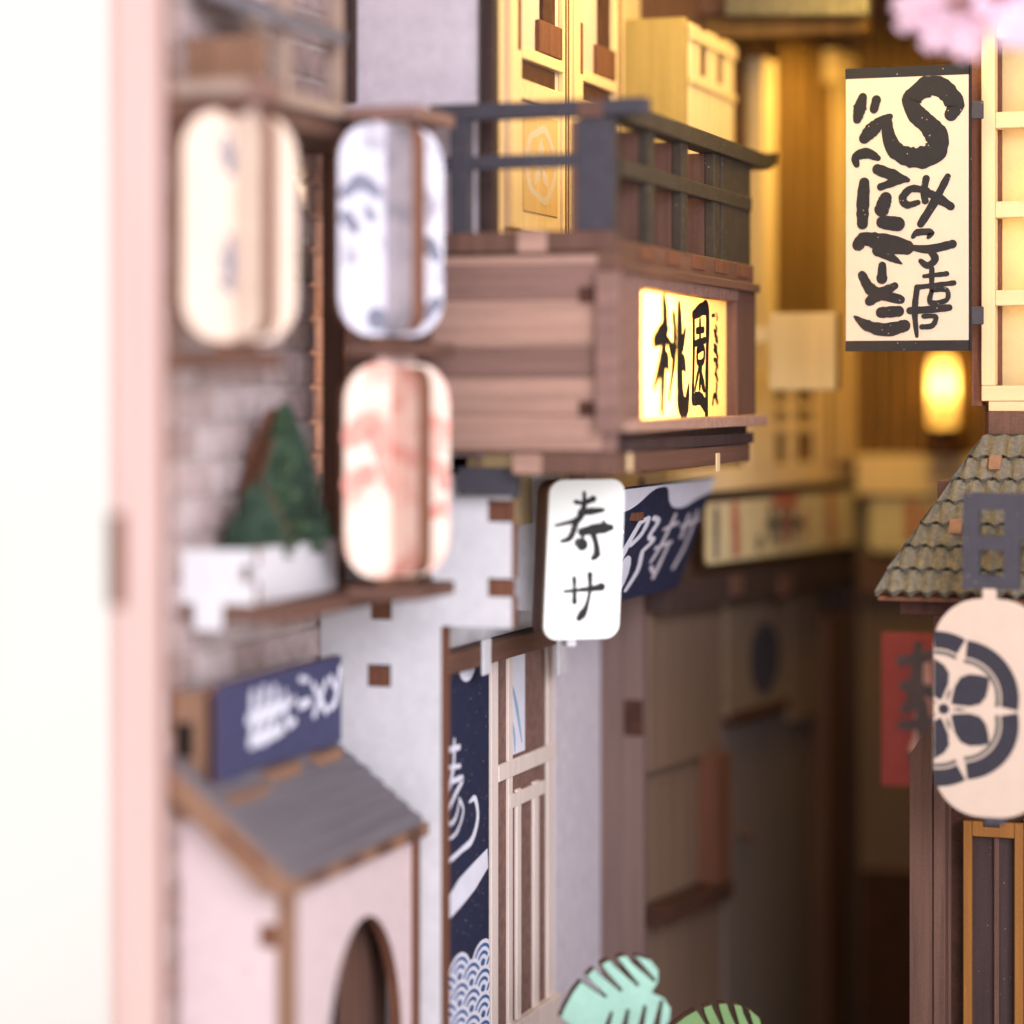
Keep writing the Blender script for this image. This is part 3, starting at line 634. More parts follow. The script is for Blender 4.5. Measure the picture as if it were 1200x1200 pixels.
def fk(x, y): return (ya+(yb_-ya)*x, zs0+(zs1-zs0)*y)
kst = [[(.28, .8, .1), (.28, .3, .1)], [(.36, .82, .1), (.36, .3, .12)], [(.44, .8, .1), (.44, .32, .1)], [(.25, .55, .1), (.5, .6, .1)], [(.26, .3, .1), (.5, .34, .08)], [(.52, .75, .06), (.54, .4, .08), (.6, .4, .06)], [(.55, .6, .05), (.6, .65, .05)], [(.64, .55, .07), (.72, .57, .07)], [(.75, .75, .06), (.86, .4, .07)], [(.86, .75, .06), (.76, .4, .07)], [(.9, .78, .06), (.93, .66, .06)], [(.98, .85, .07), (.94, .5, .08), (.89, .42, .05)], [(.64, .85, .05), (.7, .82, .05)]]
part(bd, 'lettering', B().brush(fks, fk, kst, .006, wk=1.0), 'print_white')

# ------------------------------------------------------------------ white box lantern with two brush characters
fz = FR(*FY(44.0).p(FY(44.0).A(685), 0, 0)[:2], 37)
t = thing('sign_lantern', 'upright white sign lantern with two black brush characters below the balcony', 'lantern', (fz.o[0], fz.o[1], 12))
zl1, zl0 = fz.Z(684, 562), fz.Z(684, 749); W = .72; tilt = .045
def tl(lp): return [(a+tilt*(c-(zl0+zl1)/2), c) for a, c in lp]
mb = B().plate(fz, [tl(rrect(-W+.02, W-.02, zl0+.02, zl1-.02, .24))], -.75, -.13, 0, 0)
part(t, 'box', mb, 'walnut')
fcp = part(t, 'face_plate', B().plate(fz, [tl(rrect(-W, W, zl0, zl1, .26))], -.125, 0, 0, 1), ['white', 'paper'])
part(t, 'hanger', B().box(fz, -.12, .12, -.5, -.3, zl1-.02, zl1+.25), 'edge')
part(t, 'lower_tenon', B().box(fz, -.3, -.12, -.4, -.1, zl0-.14, zl0+.02), 'plaster')
def f4(px, py):    # enlarged photograph 5x: plate runs 105..560 by 110..1045
    return (W*2*((px-(130-.045*(py-578)+0))/(455)-.44)+tilt*0, zl1-(py-108)/(1045-108)*(zl1-zl0))
kw = 2.1/455
koto = [[(345, 185, 7), (342, 260, 11), (318, 320, 14), (290, 360, 10)], [(290, 238, 8), (340, 245, 9), (398, 222, 13)], [(318, 300, 12), (380, 295, 14), (455, 288, 8)], [(165, 375, 5), (260, 355, 9), (300, 340, 10)],
        [(292, 345, 12), (265, 420, 12), (240, 455, 11), (195, 468, 6)], [(320, 415, 16), (400, 400, 20), (455, 395, 22), (498, 392, 12)], [(452, 355, 5), (462, 385, 14)], [(385, 420, 12), (402, 480, 11), (405, 545, 14), (382, 570, 10)], [(300, 478, 18), (318, 490, 24)], [(325, 440, 6), (320, 470, 8)]]
sa = [[(200, 762, 6), (300, 755, 8), (380, 748, 12), (425, 740, 16)], [(262, 685, 9), (262, 740, 7), (258, 825, 11)], [(358, 665, 11), (356, 740, 8), (345, 800, 7), (325, 860, 10), (300, 900, 18), (280, 922, 12)]]
part(fcp, 'character', B().brush(fz, f4, koto, .008, wk=kw), 'ink')
part(fcp, 'character', B().brush(fz, f4, sa, .008, wk=kw), 'ink')

# ------------------------------------------------------------------ navy awning cloth under the balcony
fa_ = FX(-13.75)
t = thing('awning_banner', 'navy awning banner with white wave and brush lettering under the balcony', 'banner', (-13.4, 48, 9))
yA0, yA1 = fa_.A(728), fa_.A(838)
zA1, zA0 = fa_.Z(736, 571), fa_.Z(736, 716)
mb = B()
nx, nz = 16, 8
def aw(i, k, off=0):
    f = i/nx; g = k/nz
    y = yA0+(yA1-yA0)*f; z = zA0+(zA1-zA0)*g+.0*f
    x = -13.75-.75*(1-g)+.04*math.sin(f*9)*(1-g)+off
    return (x, y-.2*(1-g), z)
g1 = [aw(i, k) for k in range(nz+1) for i in range(nx+1)]; g2 = [aw(i, k, -.06) for k in range(nz+1) for i in range(nx+1)]
fs = [[k*(nx+1)+i, k*(nx+1)+i+1, (k+1)*(nx+1)+i+1, (k+1)*(nx+1)+i] for k in range(nz) for i in range(nx)]
mb.add(g1, fs); mb.add(g2, fs)
cl = part(t, 'cloth', mb, 'navy')
class AwF:                                               # paints on the slanted cloth
    def p(s, a, b, c): q = aw(a*nx, c*nz, b); return q
AF = AwF()
mb = B(); wv = [(0, .98), (0, .80), (.12, .80), (.22, .85), (.32, .94), (.40, .965), (.48, .95), (.55, .83), (.63, .765), (.74, .76), (.87, .82), (1, .86), (1, .98)]
def smooth(P, n=5):
    out = []
    for i in range(len(P)-1):
        p0, p1, p2, p3 = P[max(i-1, 0)], P[i], P[i+1], P[min(i+2, len(P)-1)]
        for k in range(n):
            t_ = k/n; out.append(tuple(.5*((2*p1[j])+(p2[j]-p0[j])*t_+(2*p0[j]-5*p1[j]+4*p2[j]-p3[j])*t_*t_+(3*p1[j]-p0[j]-3*p2[j]+p3[j])*t_**3) for j in (0, 1)))
    return out+[P[-1]]
wv = [wv[0]]+[(x_, min(y_, .97)) for x_, y_ in smooth(wv[1:-1])]+[wv[-1]]
for i in range(1, len(wv)-2):
    mb.flat(AF, [wv[i], wv[i+1], (wv[i+1][0], .985), (wv[i][0], .985)], .012)
part(cl, 'white_wave', mb, 'print_white')
st = [[(.02, .50, .02), (.10, .56, .02), (.14, .62, .02)], [(.06, .64, .015), (.08, .5, .02)], [(.02, .40, .02), (.11, .44, .018), (.12, .34, .018), (.06, .1, .02)], [(.02, .3, .015), (.08, .34, .015)],
      [(.30, .68, .02), (.24, .5, .025), (.18, .25, .025), (.15, .06, .02)], [(.30, .68, .02), (.38, .70, .02), (.36, .58, .02), (.28, .5, .02)], [(.44, .7, .02), (.50, .66, .02), (.46, .54, .018), (.52, .5, .018), (.44, .42, .018)], [(.40, .1, .02), (.46, .25, .022), (.44, .4, .02)]]
part(cl, 'lettering', B().brush(AF, lambda x, y: (x, y), st, .012, wk=1.15), 'print_white')
mb = B(); mb.flat(AF, [(.29+.075*math.cos(k*.5236), .24+.17*math.sin(k*.5236)) for k in range(12)], .013)
part(cl, 'round_mark', mb, 'print_white')
st = [[(.60, .58, .015), (.72, .62, .018)], [(.67, .7, .015), (.63, .45, .018), (.58, .3, .014)], [(.58, .42, .016), (.72, .45, .016)], [(.70, .42, .014), (.66, .15, .018)], [(.60, .25, .018), (.64, .2, .016)],
      [(.78, .58, .016), (.95, .62, .016)], [(.82, .68, .014), (.81, .48, .016)], [(.91, .7, .014), (.89, .4, .016), (.83, .2, .016)]]
part(cl, 'lettering', B().brush(AF, lambda x, y: (x, y), st, .012), 'plaster_dim')
part(t, 'tenon', B().box(FX(-14.0), yA0+1.2, yA0+1.6, -.1, .22, zA0+(zA1-zA0)*.71, zA0+(zA1-zA0)*.78), 'edge')

# ------------------------------------------------------------------ door curtain (navy, tall)
t = thing('door_curtain', 'tall navy door curtain with white brush mark and scalloped wave pattern', 'curtain', (X1, 44, 2))
yc0, yc1 = 42.0, f1.A(572); zc1, zc0 = zb2-.02, 1.2
cl = part(t, 'cloth', B().box(f1, yc0, yc1, -.12, .02, zc0, zc1), 'navy')
mb = B(); aT = f1.A(546)
mb.flat(f1, [(aT+.42*math.cos(-k*math.pi/10), zc1-.0+.28*math.sin(-k*math.pi/10)) for k in range(11)], .026)
part(cl, 'white_drop', mb, 'print_white')
aV = f1.A(523); kA = (f1.A(570)-aV)/47.0
def fnz(px, py):        # spot of the enlarged photograph (2.727x from 500,760)
    u = 500+px/2.727; v = 760+py/2.727; return f1.hit(u, v)
ks = [[(62, 325, 7), (100, 315, 8)], [(84, 292, 6), (82, 370, 8), (70, 440, 9), (62, 470, 9)], [(62, 382, 6), (102, 375, 6)], [(62, 432, 6), (110, 415, 8), (85, 470, 7), (66, 520, 7), (70, 560, 6), (88, 540, 6), (100, 490, 5)], [(100, 480, 5), (112, 520, 6), (92, 585, 5), (64, 612, 4)],
      [(132, 490, 4), (150, 480, 9), (158, 540, 10), (140, 610, 10), (105, 645, 8), (64, 682, 6)]]
mb = B().brush(f1, fnz, ks, .026, wk=.0072)
part(cl, 'brush_character', mb, 'print_white')
mb = B(); pts = [fnz(*q) for q in ((62, 800), (100, 735), (150, 680), (190, 638), (192, 700), (150, 770), (110, 820), (62, 872))]
mb.flat(f1, pts, .026); part(cl, 'brush_sweep', mb, 'print_white')
mb = B(); mbw = B()
ra_, rz_ = .62, .24
row = 0; z = f1.Z(545, 1195)-.9
ztops = f1.Z(545, 1112)
zrow = ztops; lay = 0
while zrow > 1.6:
    off = ra_ if row % 2 else 0
    k = 0; a = yc0+.1+off
    while a < yc1+.3:
        if not (row == 0 and abs(a-f1.A(540)) > .5) or row > 1 or a > f1.A(560):
            for q, (ri, mm) in enumerate(((1.0, 'w'), (.84, 'n'), (.70, 'w'), (.54, 'n'), (.40, 'w'), (.22, 'n'))):
                pts = []
                for j in range(13):
                    aa = a+ra_*ri*math.cos(math.pi*j/12); pts.append((min(max(aa, yc0+.01), yc1-.01), zrow-rz_*1.9+rz_*1.9*ri*math.sin(math.pi*j/12)))
                if max(p[0] for p in pts)-min(p[0] for p in pts) > .03:
                    (mbw if mm == 'w' else mb).flat(f1, pts, .026+.0014*lay+.0002*q)
        a += 2*ra_
    zrow -= rz_; row += 1; lay += 1
part(cl, 'wave_scales', mbw, 'print_white'); part(cl, 'wave_lines', mb, 'print_bluewave')

# ------------------------------------------------------------------ right house: lattice window, tiled roof, posts, door
R = thing('tiled_roof_house', 'brown house with tiled roof and lit lattice window at the right edge', 'house', (-6.5, 50, 0))
yr = 48.9; fR = FY(yr)
xl = fR.A(1150)
zT, zL = fR.Z(1175, -70), fR.Z(1175, 470)
win = part(R, 'lattice_window', B().box(fR, xl+.02, -3.2, -.66, -.62, zL, zT), 'paper_lit2')
part(win, 'bottom_rail', B().box(fR, xl, -3.0, -.35, .0, zL, fR.Z(1175, 452)), 'cream_h')
part(win, 'stile', B().box(fR, xl, fR.A(1166), -.35, .01, fR.Z(1175, 452)+.002, zT), 'cream')
for v0, v1 in ((340, 358), (236, 255), (131, 150), (26, 44)):
    part(win, 'lattice_bar', B().box(fR, fR.A(1166)+.003, -3.0, -.33, -.005, fR.Z(1175, v1), fR.Z(1175, v0)), 'cream_h')
for k in range(1, 3):
    aa = fR.A(1166)+k*1.35
    part(win, 'stile', B().box(fR, aa, aa+.2, -.34, -.015, fR.Z(1175, 452)+.002, zT), 'cream')
part(win, 'depth_fin', B().box(fR, fR.A(1166)-.1, fR.A(1166)+.05, -.61, -.36, zL+.1, zT), 'edge')
part(R, 'window_side', wbox(B(), xl-.22, xl-.005, yr+.15, yr+1.6, zL-.1, zT), 'edge')
part(R, 'sill', B().box(fR, fR.A(1158), -3.0, -.5, -.03, fR.Z(1175, 482), zL-.003), 'cream_h')
part(R, 'sill_beam', B().box(fR, fR.A(1158), -3.0, -.5, .0, fR.Z(1175, 512), fR.Z(1175, 482.6)), 'walnut')
part(R, 'upper_side_wall', wbox(B(), xl-.2, xl+.0, yr+1.62, 62, zL-1.5, 26.5), 'walnut')
# roof: slope from the sill beam down to the eave, cut obliquely at its left end
ye, yrg = 46.8, 48.85
fe_ = FY(ye); fg_ = FY(yrg)
xe, ze = fe_.A(1026), fe_.Z(1026, 690)
xg, zg = fg_.A(1156), fg_.Z(1156, 508)
class SlopeF:                                            # a = x, c = 0 at the eave .. 1 at the ridge, b = out of the slope
    L = math.hypot(yrg-ye, zg-ze); ny = -(zg-ze)/L; nz = (yrg-ye)/L
    def p(s, a, b, c): return (a, ye+(yrg-ye)*c+b*s.ny, ze+(zg-ze)*c+b*s.nz)
SF = SlopeF(); XR = -3.2
roof = part(R, 'roof', B().plate(SF, [[(xe, 0), (XR, 0), (XR, 1), (xg, 1)]], -.16, 0, 0, 1), ['tilebase', 'edge'])
def xleft(c): return xe+(xg-xe)*c
slots = [(fe_.A(1118), .27), (fe_.A(1155), .76)]
nrow = 7; tw = .315
for r_ in range(nrow):
    c0, c1 = r_/nrow, (r_+1.0)/nrow
    a = xe-.6+(tw/2 if r_ % 2 else 0)
    while a < XR:
        cm = (c0+c1)/2
        if a+tw*.98 > xleft(c0)+.05 and a+tw < XR:
            mb = B(); nn = 6; vs = []; fs = []
            for j, (cc, lift) in enumerate(((c0-.035, .085), (c0-.035, .0), (c1-.0, .03))):
                pass
            for (cc, lift) in ((c0-.03, .0), (c0-.03, .085), (c1-.03, .035)):
                for i in range(nn+1):
                    f = i/nn; aa = a+tw*f
                    aa = max(aa, xleft(max(cc, 0))+.005)
                    wave = .05*math.cos(2*math.pi*f)
                    sag = -.018*math.cos(2*math.pi*f)
                    vs.append(SF.p(aa, max(.002, lift+wave*(1 if lift > 0 else 0)+.05*(lift > 0)), cc+sag))
            fs = [[j*(nn+1)+i, j*(nn+1)+i+1, (j+1)*(nn+1)+i+1, (j+1)*(nn+1)+i] for j in range(2) for i in range(nn)]
            mb.add(vs, fs); part(roof, 'tile', mb, 'tile')
        a += tw
for (xa, cc) in ((xe+1.25, .36), (xe+1.85, .77)):
    part(roof, 'tenon', B().box(SF, xa, xa+.24, .0, .19, cc-.035, cc+.055), 'tan')
part(R, 'eave_board', wbox(B(), xe+.03, XR, ye+.02, ye+.3, ze-.22, ze-.13), 'edge')
part(R, 'eave_beam', wbox(B(), xe+.38, XR, ye+.35, ye+.7, ze-.5, ze-.15), 'edge_dark')
yp = 48.0; fP = FY(yp)
zP = fP.Z(1080, 868)
part(R, 'corner_post', B().plate(fP, [[(fP.A(1066), 0), (fP.A(1092), 0), (fP.A(1092), fP.Z(1080, 852)), (fP.A(1088), fP.Z(1080, 852)), (fP.A(1066), fP.Z(1080, 885))]], -.3, 0, 0, 0), 'walnut')
part(R, 'door_jamb', B().box(fP, fP.A(1093), fP.A(1107), -.4, -.05, 0, ze-.5), 'walnut')
part(R, 'door_recess', B().box(fP, fP.A(1107)+.003, -3.2, -.8, -.6, 0, ze-.2), 'edge_dark')
part(R, 'side_wall', wbox(B(), fP.A(1094), fP.A(1094)+.25, yp+.42, 62, 0, zL-1.5), 'walnut')
fD = FY(yp+.35); dx0, dx1 = fD.A(1129), fD.A(1207); zd = fD.Z(1165, 963)
d = part(R, 'door', B().box(fD, dx0+.1, dx1-.1, -.2, -.14, .3, zd-.1), 'dark')
part(d, 'stile', B().box(fD, dx0, fD.A(1139), -.1, .05, .3, zd), 'orange')
part(d, 'stile', B().box(fD, fD.A(1189), fD.A(1199), -.1, .05, .3, zd), 'orange')
part(d, 'rail', B().box(fD, fD.A(1139)+.002, fD.A(1189)-.002, -.1, .045, fD.Z(1165, 981), zd), 'orange')
part(d, 'mullion', B().box(fD, fD.A(1164), fD.A(1170), -.13, -.05, .3, zd-.3), 'walnut')
part(d, 'hinge', B().box(fD, fD.A(1153), fD.A(1172), .046, .07, fD.Z(1165, 969), fD.Z(1165, 962)), 'dark')
part(R, 'plaster_strip', B().box(fD, fD.A(1200), -3.2, -.3, .0, 0, zd+.1), 'plaster_dim')

# ------------------------------------------------------------------ hanging sign board beside the lattice window
fS = FY(48.55)
t = thing('hanging_sign', 'cream hanging sign board with bold black brush lettering beside the lattice window', 'sign', (-8.9, 48.55, 17))
a0, a1 = fS.A(991), fS.A(1135); zc1, zc0 = fS.Z(1060, 78), fS.Z(1060, 411)
bd = part(t, 'board', B().box(fS, a0, a1, -.10, 0, zc0, zc1, 0, .01), 'paper')
hb = (zc1-zc0)*.036
part(bd, 'top_band', B().box(fS, a0-.004, a1+.004, -.104, .006, zc1-hb, zc1+.004, 0, 0), 'ink')
part(bd, 'bottom_band', B().box(fS, a0-.004, a1+.004, -.104, .006, zc0-.004, zc0+hb, 0, 0), 'ink')
part(bd, 'right_edge', B().box(fS, a1+.005, a1+.05, -.10, -.02, zc0, zc1), 'ink')
def f6(px, py):
    xl_ = 65+(py-60)/1080*14; xr_ = 527+(py-60)/1080*12
    return (a0+(a1-a0)*(px-xl_)/(xr_-xl_), zc1-(zc1-zc0)*(py-60)/1080)
kw = 1.16*(a1-a0)/462
lines = [
 [[(465, 248, 22), (478, 208, 30), (432, 148, 32), (375, 140, 34), (318, 185, 30), (330, 235, 28), (385, 290, 34), (418, 345, 36), (395, 395, 38), (330, 408, 34), (262, 380, 28), (232, 322, 22), (226, 265, 16)],
  [(236, 248, 10), (200, 270, 20), (165, 300, 24), (140, 328, 18)], [(132, 170, 14), (122, 210, 22), (112, 255, 14)], [(184, 182, 15), (175, 218, 14)]],
 [[(112, 428, 10), (108, 398, 14), (150, 385, 18), (192, 405, 10)], [(192, 448, 18), (245, 470, 20), (306, 492, 8)], [(300, 490, 8), (250, 500, 13), (205, 515, 13)], [(142, 497, 17), (138, 570, 22), (137, 655, 18)],
  [(224, 558, 20), (210, 600, 25)], [(212, 650, 20), (270, 658, 24)]],
 [[(122, 735, 20), (145, 712, 22), (220, 728, 30), (305, 748, 24)], [(195, 758, 18), (250, 786, 14), (288, 810, 2)]],
 [[(214, 815, 13), (213, 865, 18)], [(138, 850, 14), (180, 912, 20), (285, 946, 14)], [(262, 893, 12), (210, 922, 20), (168, 950, 16)], [(212, 994, 18), (278, 990, 18)], [(112, 1008, 4), (160, 1043, 18), (230, 1060, 22), (300, 1045, 20)]],
 [[(455, 482, 10), (405, 580, 15), (356, 660, 12)], [(390, 545, 12), (430, 570, 16), (468, 596, 13)], [(375, 488, 12), (368, 530, 12), (372, 572, 12)], [(378, 535, 12), (320, 525, 12), (287, 560, 13), (305, 586, 12), (345, 578, 9)]],
 [[(328, 708, 7), (345, 692, 12), (395, 692, 11), (385, 712, 6)], [(322, 748, 8), (390, 756, 15), (476, 738, 14)], [(396, 765, 12), (412, 795, 12), (385, 818, 11), (358, 800, 8)]],
 [[(400, 832, 9), (400, 905, 8)], [(372, 858, 7), (455, 850, 9)], [(345, 900, 9), (410, 893, 8), (482, 885, 9)], [(346, 900, 10), (338, 990, 10), (347, 1085, 6)], [(400, 918, 8), (396, 958, 9), (455, 950, 8), (456, 912, 8), (404, 912, 7)], [(320, 988, 12), (400, 984, 12), (466, 978, 11)], [(366, 1050, 9), (405, 1045, 9), (416, 1012, 8), (372, 1010, 8)]]]
for g in lines: part(bd, 'lettering', B().brush(fS, f6, g, .008, wk=kw), 'ink')
for v in (130, 369):
    part(t, 'mounting_tab', B().box(fS, a1+.052, fS.A(1152), -.1, .0, fS.Z(1060, v+12), fS.Z(1060, v-9)), 'navy_wood')

# ------------------------------------------------------------------ crest lantern with navy bracket
fC = FY(45.6)
t = thing('lantern_bracket', 'navy bracket board with square holes in front of the tiled roof', 'bracket', (fC.A(1180), 45.6, 12.5), 'lantern brackets')
a0, a1 = fC.A(1128), fC.A(1202); c1, c0 = fC.Z(1165, 578), fC.Z(1165, 691)
hs = []
for u0, u1 in ((1147, 1176),):
    for v0, v1 in ((598, 628), (645, 675)): hs.append([(fC.A(u0), fC.Z(1165, v1)), (fC.A(u1), fC.Z(1165, v1)), (fC.A(u1), fC.Z(1165, v0)), (fC.A(u0), fC.Z(1165, v0))])
part(t, 'board', B().plate(fC, [[(a0, c0), (fC.A(1194), c0), (fC.A(1194), fC.Z(1165, 632)), (-5.2, fC.Z(1165, 632)), (-5.2, c1), (a0, c1)]]+hs, -.28, -.02, 0, 0), 'navy_wood')
part(t, 'arm', wbox(B(), -5.6, -5.3, 45.9, 48.4, fC.Z(1165, 630), c1-.02), 'navy_wood')
t = thing('crest_lantern', 'blush flat lantern with a dark five petal crest at the right edge', 'lantern', (fC.A(1160), 45.6, 7.5))
aL, aR = fC.A(1094), fC.A(1228); zq1, zq0 = fC.Z(1160, 702), fC.Z(1160, 958)
rr_ = (aR-aL)*.42
bd = part(t, 'board', B().plate(fC, [rrect(aL, aR, zq0, zq1, rr_, 10)], -.16, 0), ['crest', 'edge'])
mb = B(); mb.plate(Frame((fC.A(1163), 45.6), (0, -1), (1, 0)), [rrect(-.9, -.165, zq0+.1, zq1-.1, .3, 6)], -.08, .08)
part(t, 'cross_board', mb, ['crest', 'edge'])
part(t, 'upper_tenon', B().pbox(fC, 1151, 690, 1167, 704, -.15, -.005), 'crest')
part(t, 'lower_tenon', B().pbox(fC, 1153, 957, 1177, 966, -.15, -.005), 'navy_wood')
ca, cz = fC.A(1106), fC.Z(1160, 833); ku = 1.07*(fC.A(1180)-fC.A(1106))/74
mbd, mbg = B(), B()
def clipflat(mb, pts, b):
    out = []
    lim = aL+.012
    for i in range(len(pts)):
        p, q = pts[i], pts[(i+1) % len(pts)]
        if p[0] >= lim: out.append(p)
        if (p[0] >= lim) != (q[0] >= lim):
            f = (lim-p[0])/(q[0]-p[0]); out.append((lim, p[1]+f*(q[1]-p[1])))
    if len(out) > 2: mb.flat(fC, out, b)
P2 = lambda r_, t_: (ca+ku*r_*math.cos(t_), cz+ku*r_*math.sin(t_))
for k in range(5):
    tc_ = math.radians(36+72*k)
    # petal
    for sgn in (1,):
        pet = [P2(10, tc_)]
        for r_, w_ in ((15, 5), (25, 13.5), (36, 18), (46, 15.5), (55, 8), (62, 0)): pet.append((ca+ku*(r_*math.cos(tc_)-w_*math.sin(tc_)), cz+ku*(r_*math.sin(tc_)+w_*math.cos(tc_))))
        for r_, w_ in ((55, 8), (46, 15.5), (36, 18), (25, 13.5), (15, 5)): pet.append((ca+ku*(r_*math.cos(tc_)+w_*math.sin(tc_)), cz+ku*(r_*math.sin(tc_)-w_*math.cos(tc_))))
        clipflat(mbd, pet, .006)
    tm = tc_
    clipflat(mbg, [(ca+ku*(q*math.cos(tm+math.radians(36))-w_*math.sin(tm+math.radians(36))), cz+ku*(q*math.sin(tm+math.radians(36))+w_*math.cos(tm+math.radians(36)))) for q, w_ in ((8, 0), (17, 2), (26, 0), (17, -2))], .006)
    # outer lobe: thick dark arc and thin grey arc inside it, bulging between the gaps
    cc_ = P2(24, tc_); nseg = 14
    def lobe(mb, ro, ri, sp, b):
        for i in range(nseg):
            ts = [tc_-math.radians(sp)+2*math.radians(sp)*(i+j)/nseg for j in (0, 1)]
            q = [(cc_[0]+ku*ro*math.cos(ts[0]), cc_[1]+ku*ro*math.sin(ts[0])), (cc_[0]+ku*ro*math.cos(ts[1]), cc_[1]+ku*ro*math.sin(ts[1])),
                 (cc_[0]+ku*ri*math.cos(ts[1]), cc_[1]+ku*ri*math.sin(ts[1])), (cc_[0]+ku*ri*math.cos(ts[0]), cc_[1]+ku*ri*math.sin(ts[0]))]
            clipflat(mb, q, b)
    lobe(mbd, 63, 44, 48, .006); lobe(mbg, 42, 37.5, 50, .0065)
clipflat(mbd, [P2(6, k*.5236) for k in range(12)], .007)
part(bd, 'crest', mbd, 'crest_ink'); part(bd, 'crest_lines', mbg, 'faded_dark')

# ------------------------------------------------------------------ red poster
fQ = FY(53.6)
t = thing('red_poster', 'red hanging poster with grey brush strokes behind the crest lantern', 'poster', (fQ.A(1062), 53.6, 9))
a0, a1 = fQ.A(1033), fQ.A(1112); c1, c0 = fQ.Z(1060, 742), fQ.Z(1060, 922)
bd = part(t, 'sheet', B().box(fQ, a0, a1, -.06, 0, c0, c1), 'red')
fq = lambda x, y: (a0+(a1-a0)*x, c0+(c1-c0)*y)
part(bd, 'pale_patch', B().brush(fQ, fq, [[(.62, .85, .16), (.62, .4, .2), (.5, .25, .15)]], .004, wk=.9), 'print_pink')
part(bd, 'brush_strokes', B().brush(fQ, fq, [[(.3, .82, .12), (.75, .86, .12)], [(.55, .92, .1), (.5, .6, .16), (.35, .5, .1)], [(.35, .66, .12), (.8, .62, .14)], [(.6, .55, .12), (.65, .3, .16)], [(.3, .4, .1), (.75, .42, .14)], [(.45, .2, .1), (.8, .22, .1)]], .02), 'ink_soft')

# ------------------------------------------------------------------ back house, turned a little towards the front
p0 = FY(51.95).p(FY(51.95).A(765), 0, 0)
dl = math.hypot(.165, .986); FB = Frame((p0[0], p0[1]), (.165/dl, .986/dl), (.986/dl, -.165/dl))
K = thing('back_shop', 'dim brown shop house at the back with yellow lit slatted upper floor', 'house', (p0[0]+.8, p0[1]+5, 0))
kE = FB.A(985)
part(K, 'wall', B().box(FB, .0, kE, -.6, -.4, 0, 26.5), 'brownshop')
zl = FB.Z(835, 575); zl1_ = FB.Z(835, 548)
part(K, 'ledge', B().box(FB, .1, kE, -.39, .25, zl, zl1_), 'cream')
part(K, 'upper_wall', B().box(FB, .1, kE, -.39, -.2, zl1_, 26), 'walnut')
us = list(range(906, 985, 15))
for u in us: part(K, 'slat', B().box(FB, FB.A(u), FB.A(u+8), -.19, .2, zl1_, FB.Z(900, 40)), 'gold')
part(K, 'opening', B().box(FB, FB.A(858), FB.A(915), -.195, -.15, FB.Z(870, 460), FB.Z(870, 50)), 'edge_dark')
part(K, 'post', B().box(FB, FB.A(882), FB.A(898), -.14, .25, zl1_, FB.Z(890, 70)), 'cream')
cp = part(K, 'post', B().box(FB, FB.A(958), FB.A(990), .021, .35, zl1_, FB.Z(960, 60)), 'gold')
for k in range(3): part(cp, 'flute', B().box(FB, FB.A(960+k*10), FB.A(966+k*10), .351, .4, zl1_, FB.Z(960, 100)), 'cream')
part(cp, 'capital', B().box(FB, FB.A(956), FB.A(992), .0215, .45, FB.Z(960, 98), FB.Z(960, 60)), 'cream')
wn = part(K, 'lattice_window', B().box(FB, FB.A(866), FB.A(968), .03, .1, zl1_, FB.Z(866, 440)), 'edge_dark')
for u0, u1 in ((866, 888), (912, 922), (944, 968)): part(wn, 'stile', B().box(FB, FB.A(u0), FB.A(u1), .101, .26, zl1_, FB.Z(866, 440)), 'cream')
for v0, v1 in ((440, 456), (473, 482), (496, 508)): part(wn, 'bar', B().box(FB, FB.A(888), FB.A(944), .101, .24, FB.Z(866, v1), FB.Z(866, v0)), 'cream')
part(K, 'awning_beam', B().box(FB, .1, kE+.1, -.39, .35, FB.Z(800, 712), FB.Z(800, 676)), 'dark')
for u in (858, 915): part(K, 'beam_tab', B().pbox(FB, u, 676, u+14, 700, .351, .42), 'walnut')
zg0 = FB.Z(775, 912)
part(K, 'shop_curtain', B().box(FB, FB.A(772), FB.A(856), -.38, -.2, FB.Z(775, 905), FB.Z(800, 713)), 'brownshop')
cc = part(K, 'shop_curtain', B().box(FB, FB.A(857), FB.A(930), -.38, -.1, FB.Z(857, 842), FB.Z(800, 713)), 'taupe')
a_, z_ = FB.hit(901, 772); mb = B(); mb.flat(FB, [(a_+.85*math.cos(k*.2618), z_+.85*math.sin(k*.2618)) for k in range(24)], -.095); part(cc, 'round_crest', mb, 'navy_wood')
part(K, 'shop_curtain', B().box(FB, FB.A(931), FB.A(966), -.38, -.08, FB.Z(931, 848), FB.Z(800, 713)), 'taupe')
ww = part(K, 'counter_window', B().box(FB, FB.A(770), FB.A(846), -.38, -.3, FB.Z(770, 1060), FB.Z(770, 915)), 'brownshop')
part(ww, 'side_reveal', B().box(FB, FB.A(832), FB.A(850), -.29, .15, FB.Z(770, 1062), FB.Z(770, 905)), 'edge')
part(ww, 'sill', B().box(FB, FB.A(768), FB.A(850), -.29, .2, FB.Z(770, 1085), FB.Z(770, 1063)), 'edge_dark')
dd = part(K, 'shop_door', B().box(FB, FB.A(862), FB.A(958), -.38, -.25, 0, FB.Z(862, 850)), 'shopdoor')
part(dd, 'knob', B().lathe(FB.p(FB.A(880), -.15, FB.Z(880, 985)), [(.02, 0), (.14, .04), (.18, .15), (.14, .26), (.02, .3)], 12), 'walnut')
part(dd, 'top_rail', B().box(FB, FB.A(858), FB.A(925), -.24, .0, FB.Z(862, 850), FB.Z(862, 836)), 'edge_dark')
part(K, 'corner_post', B().box(FB, FB.A(962), FB.A(984), -.39, .2, 0, FB.Z(962, 720)), 'walnut')
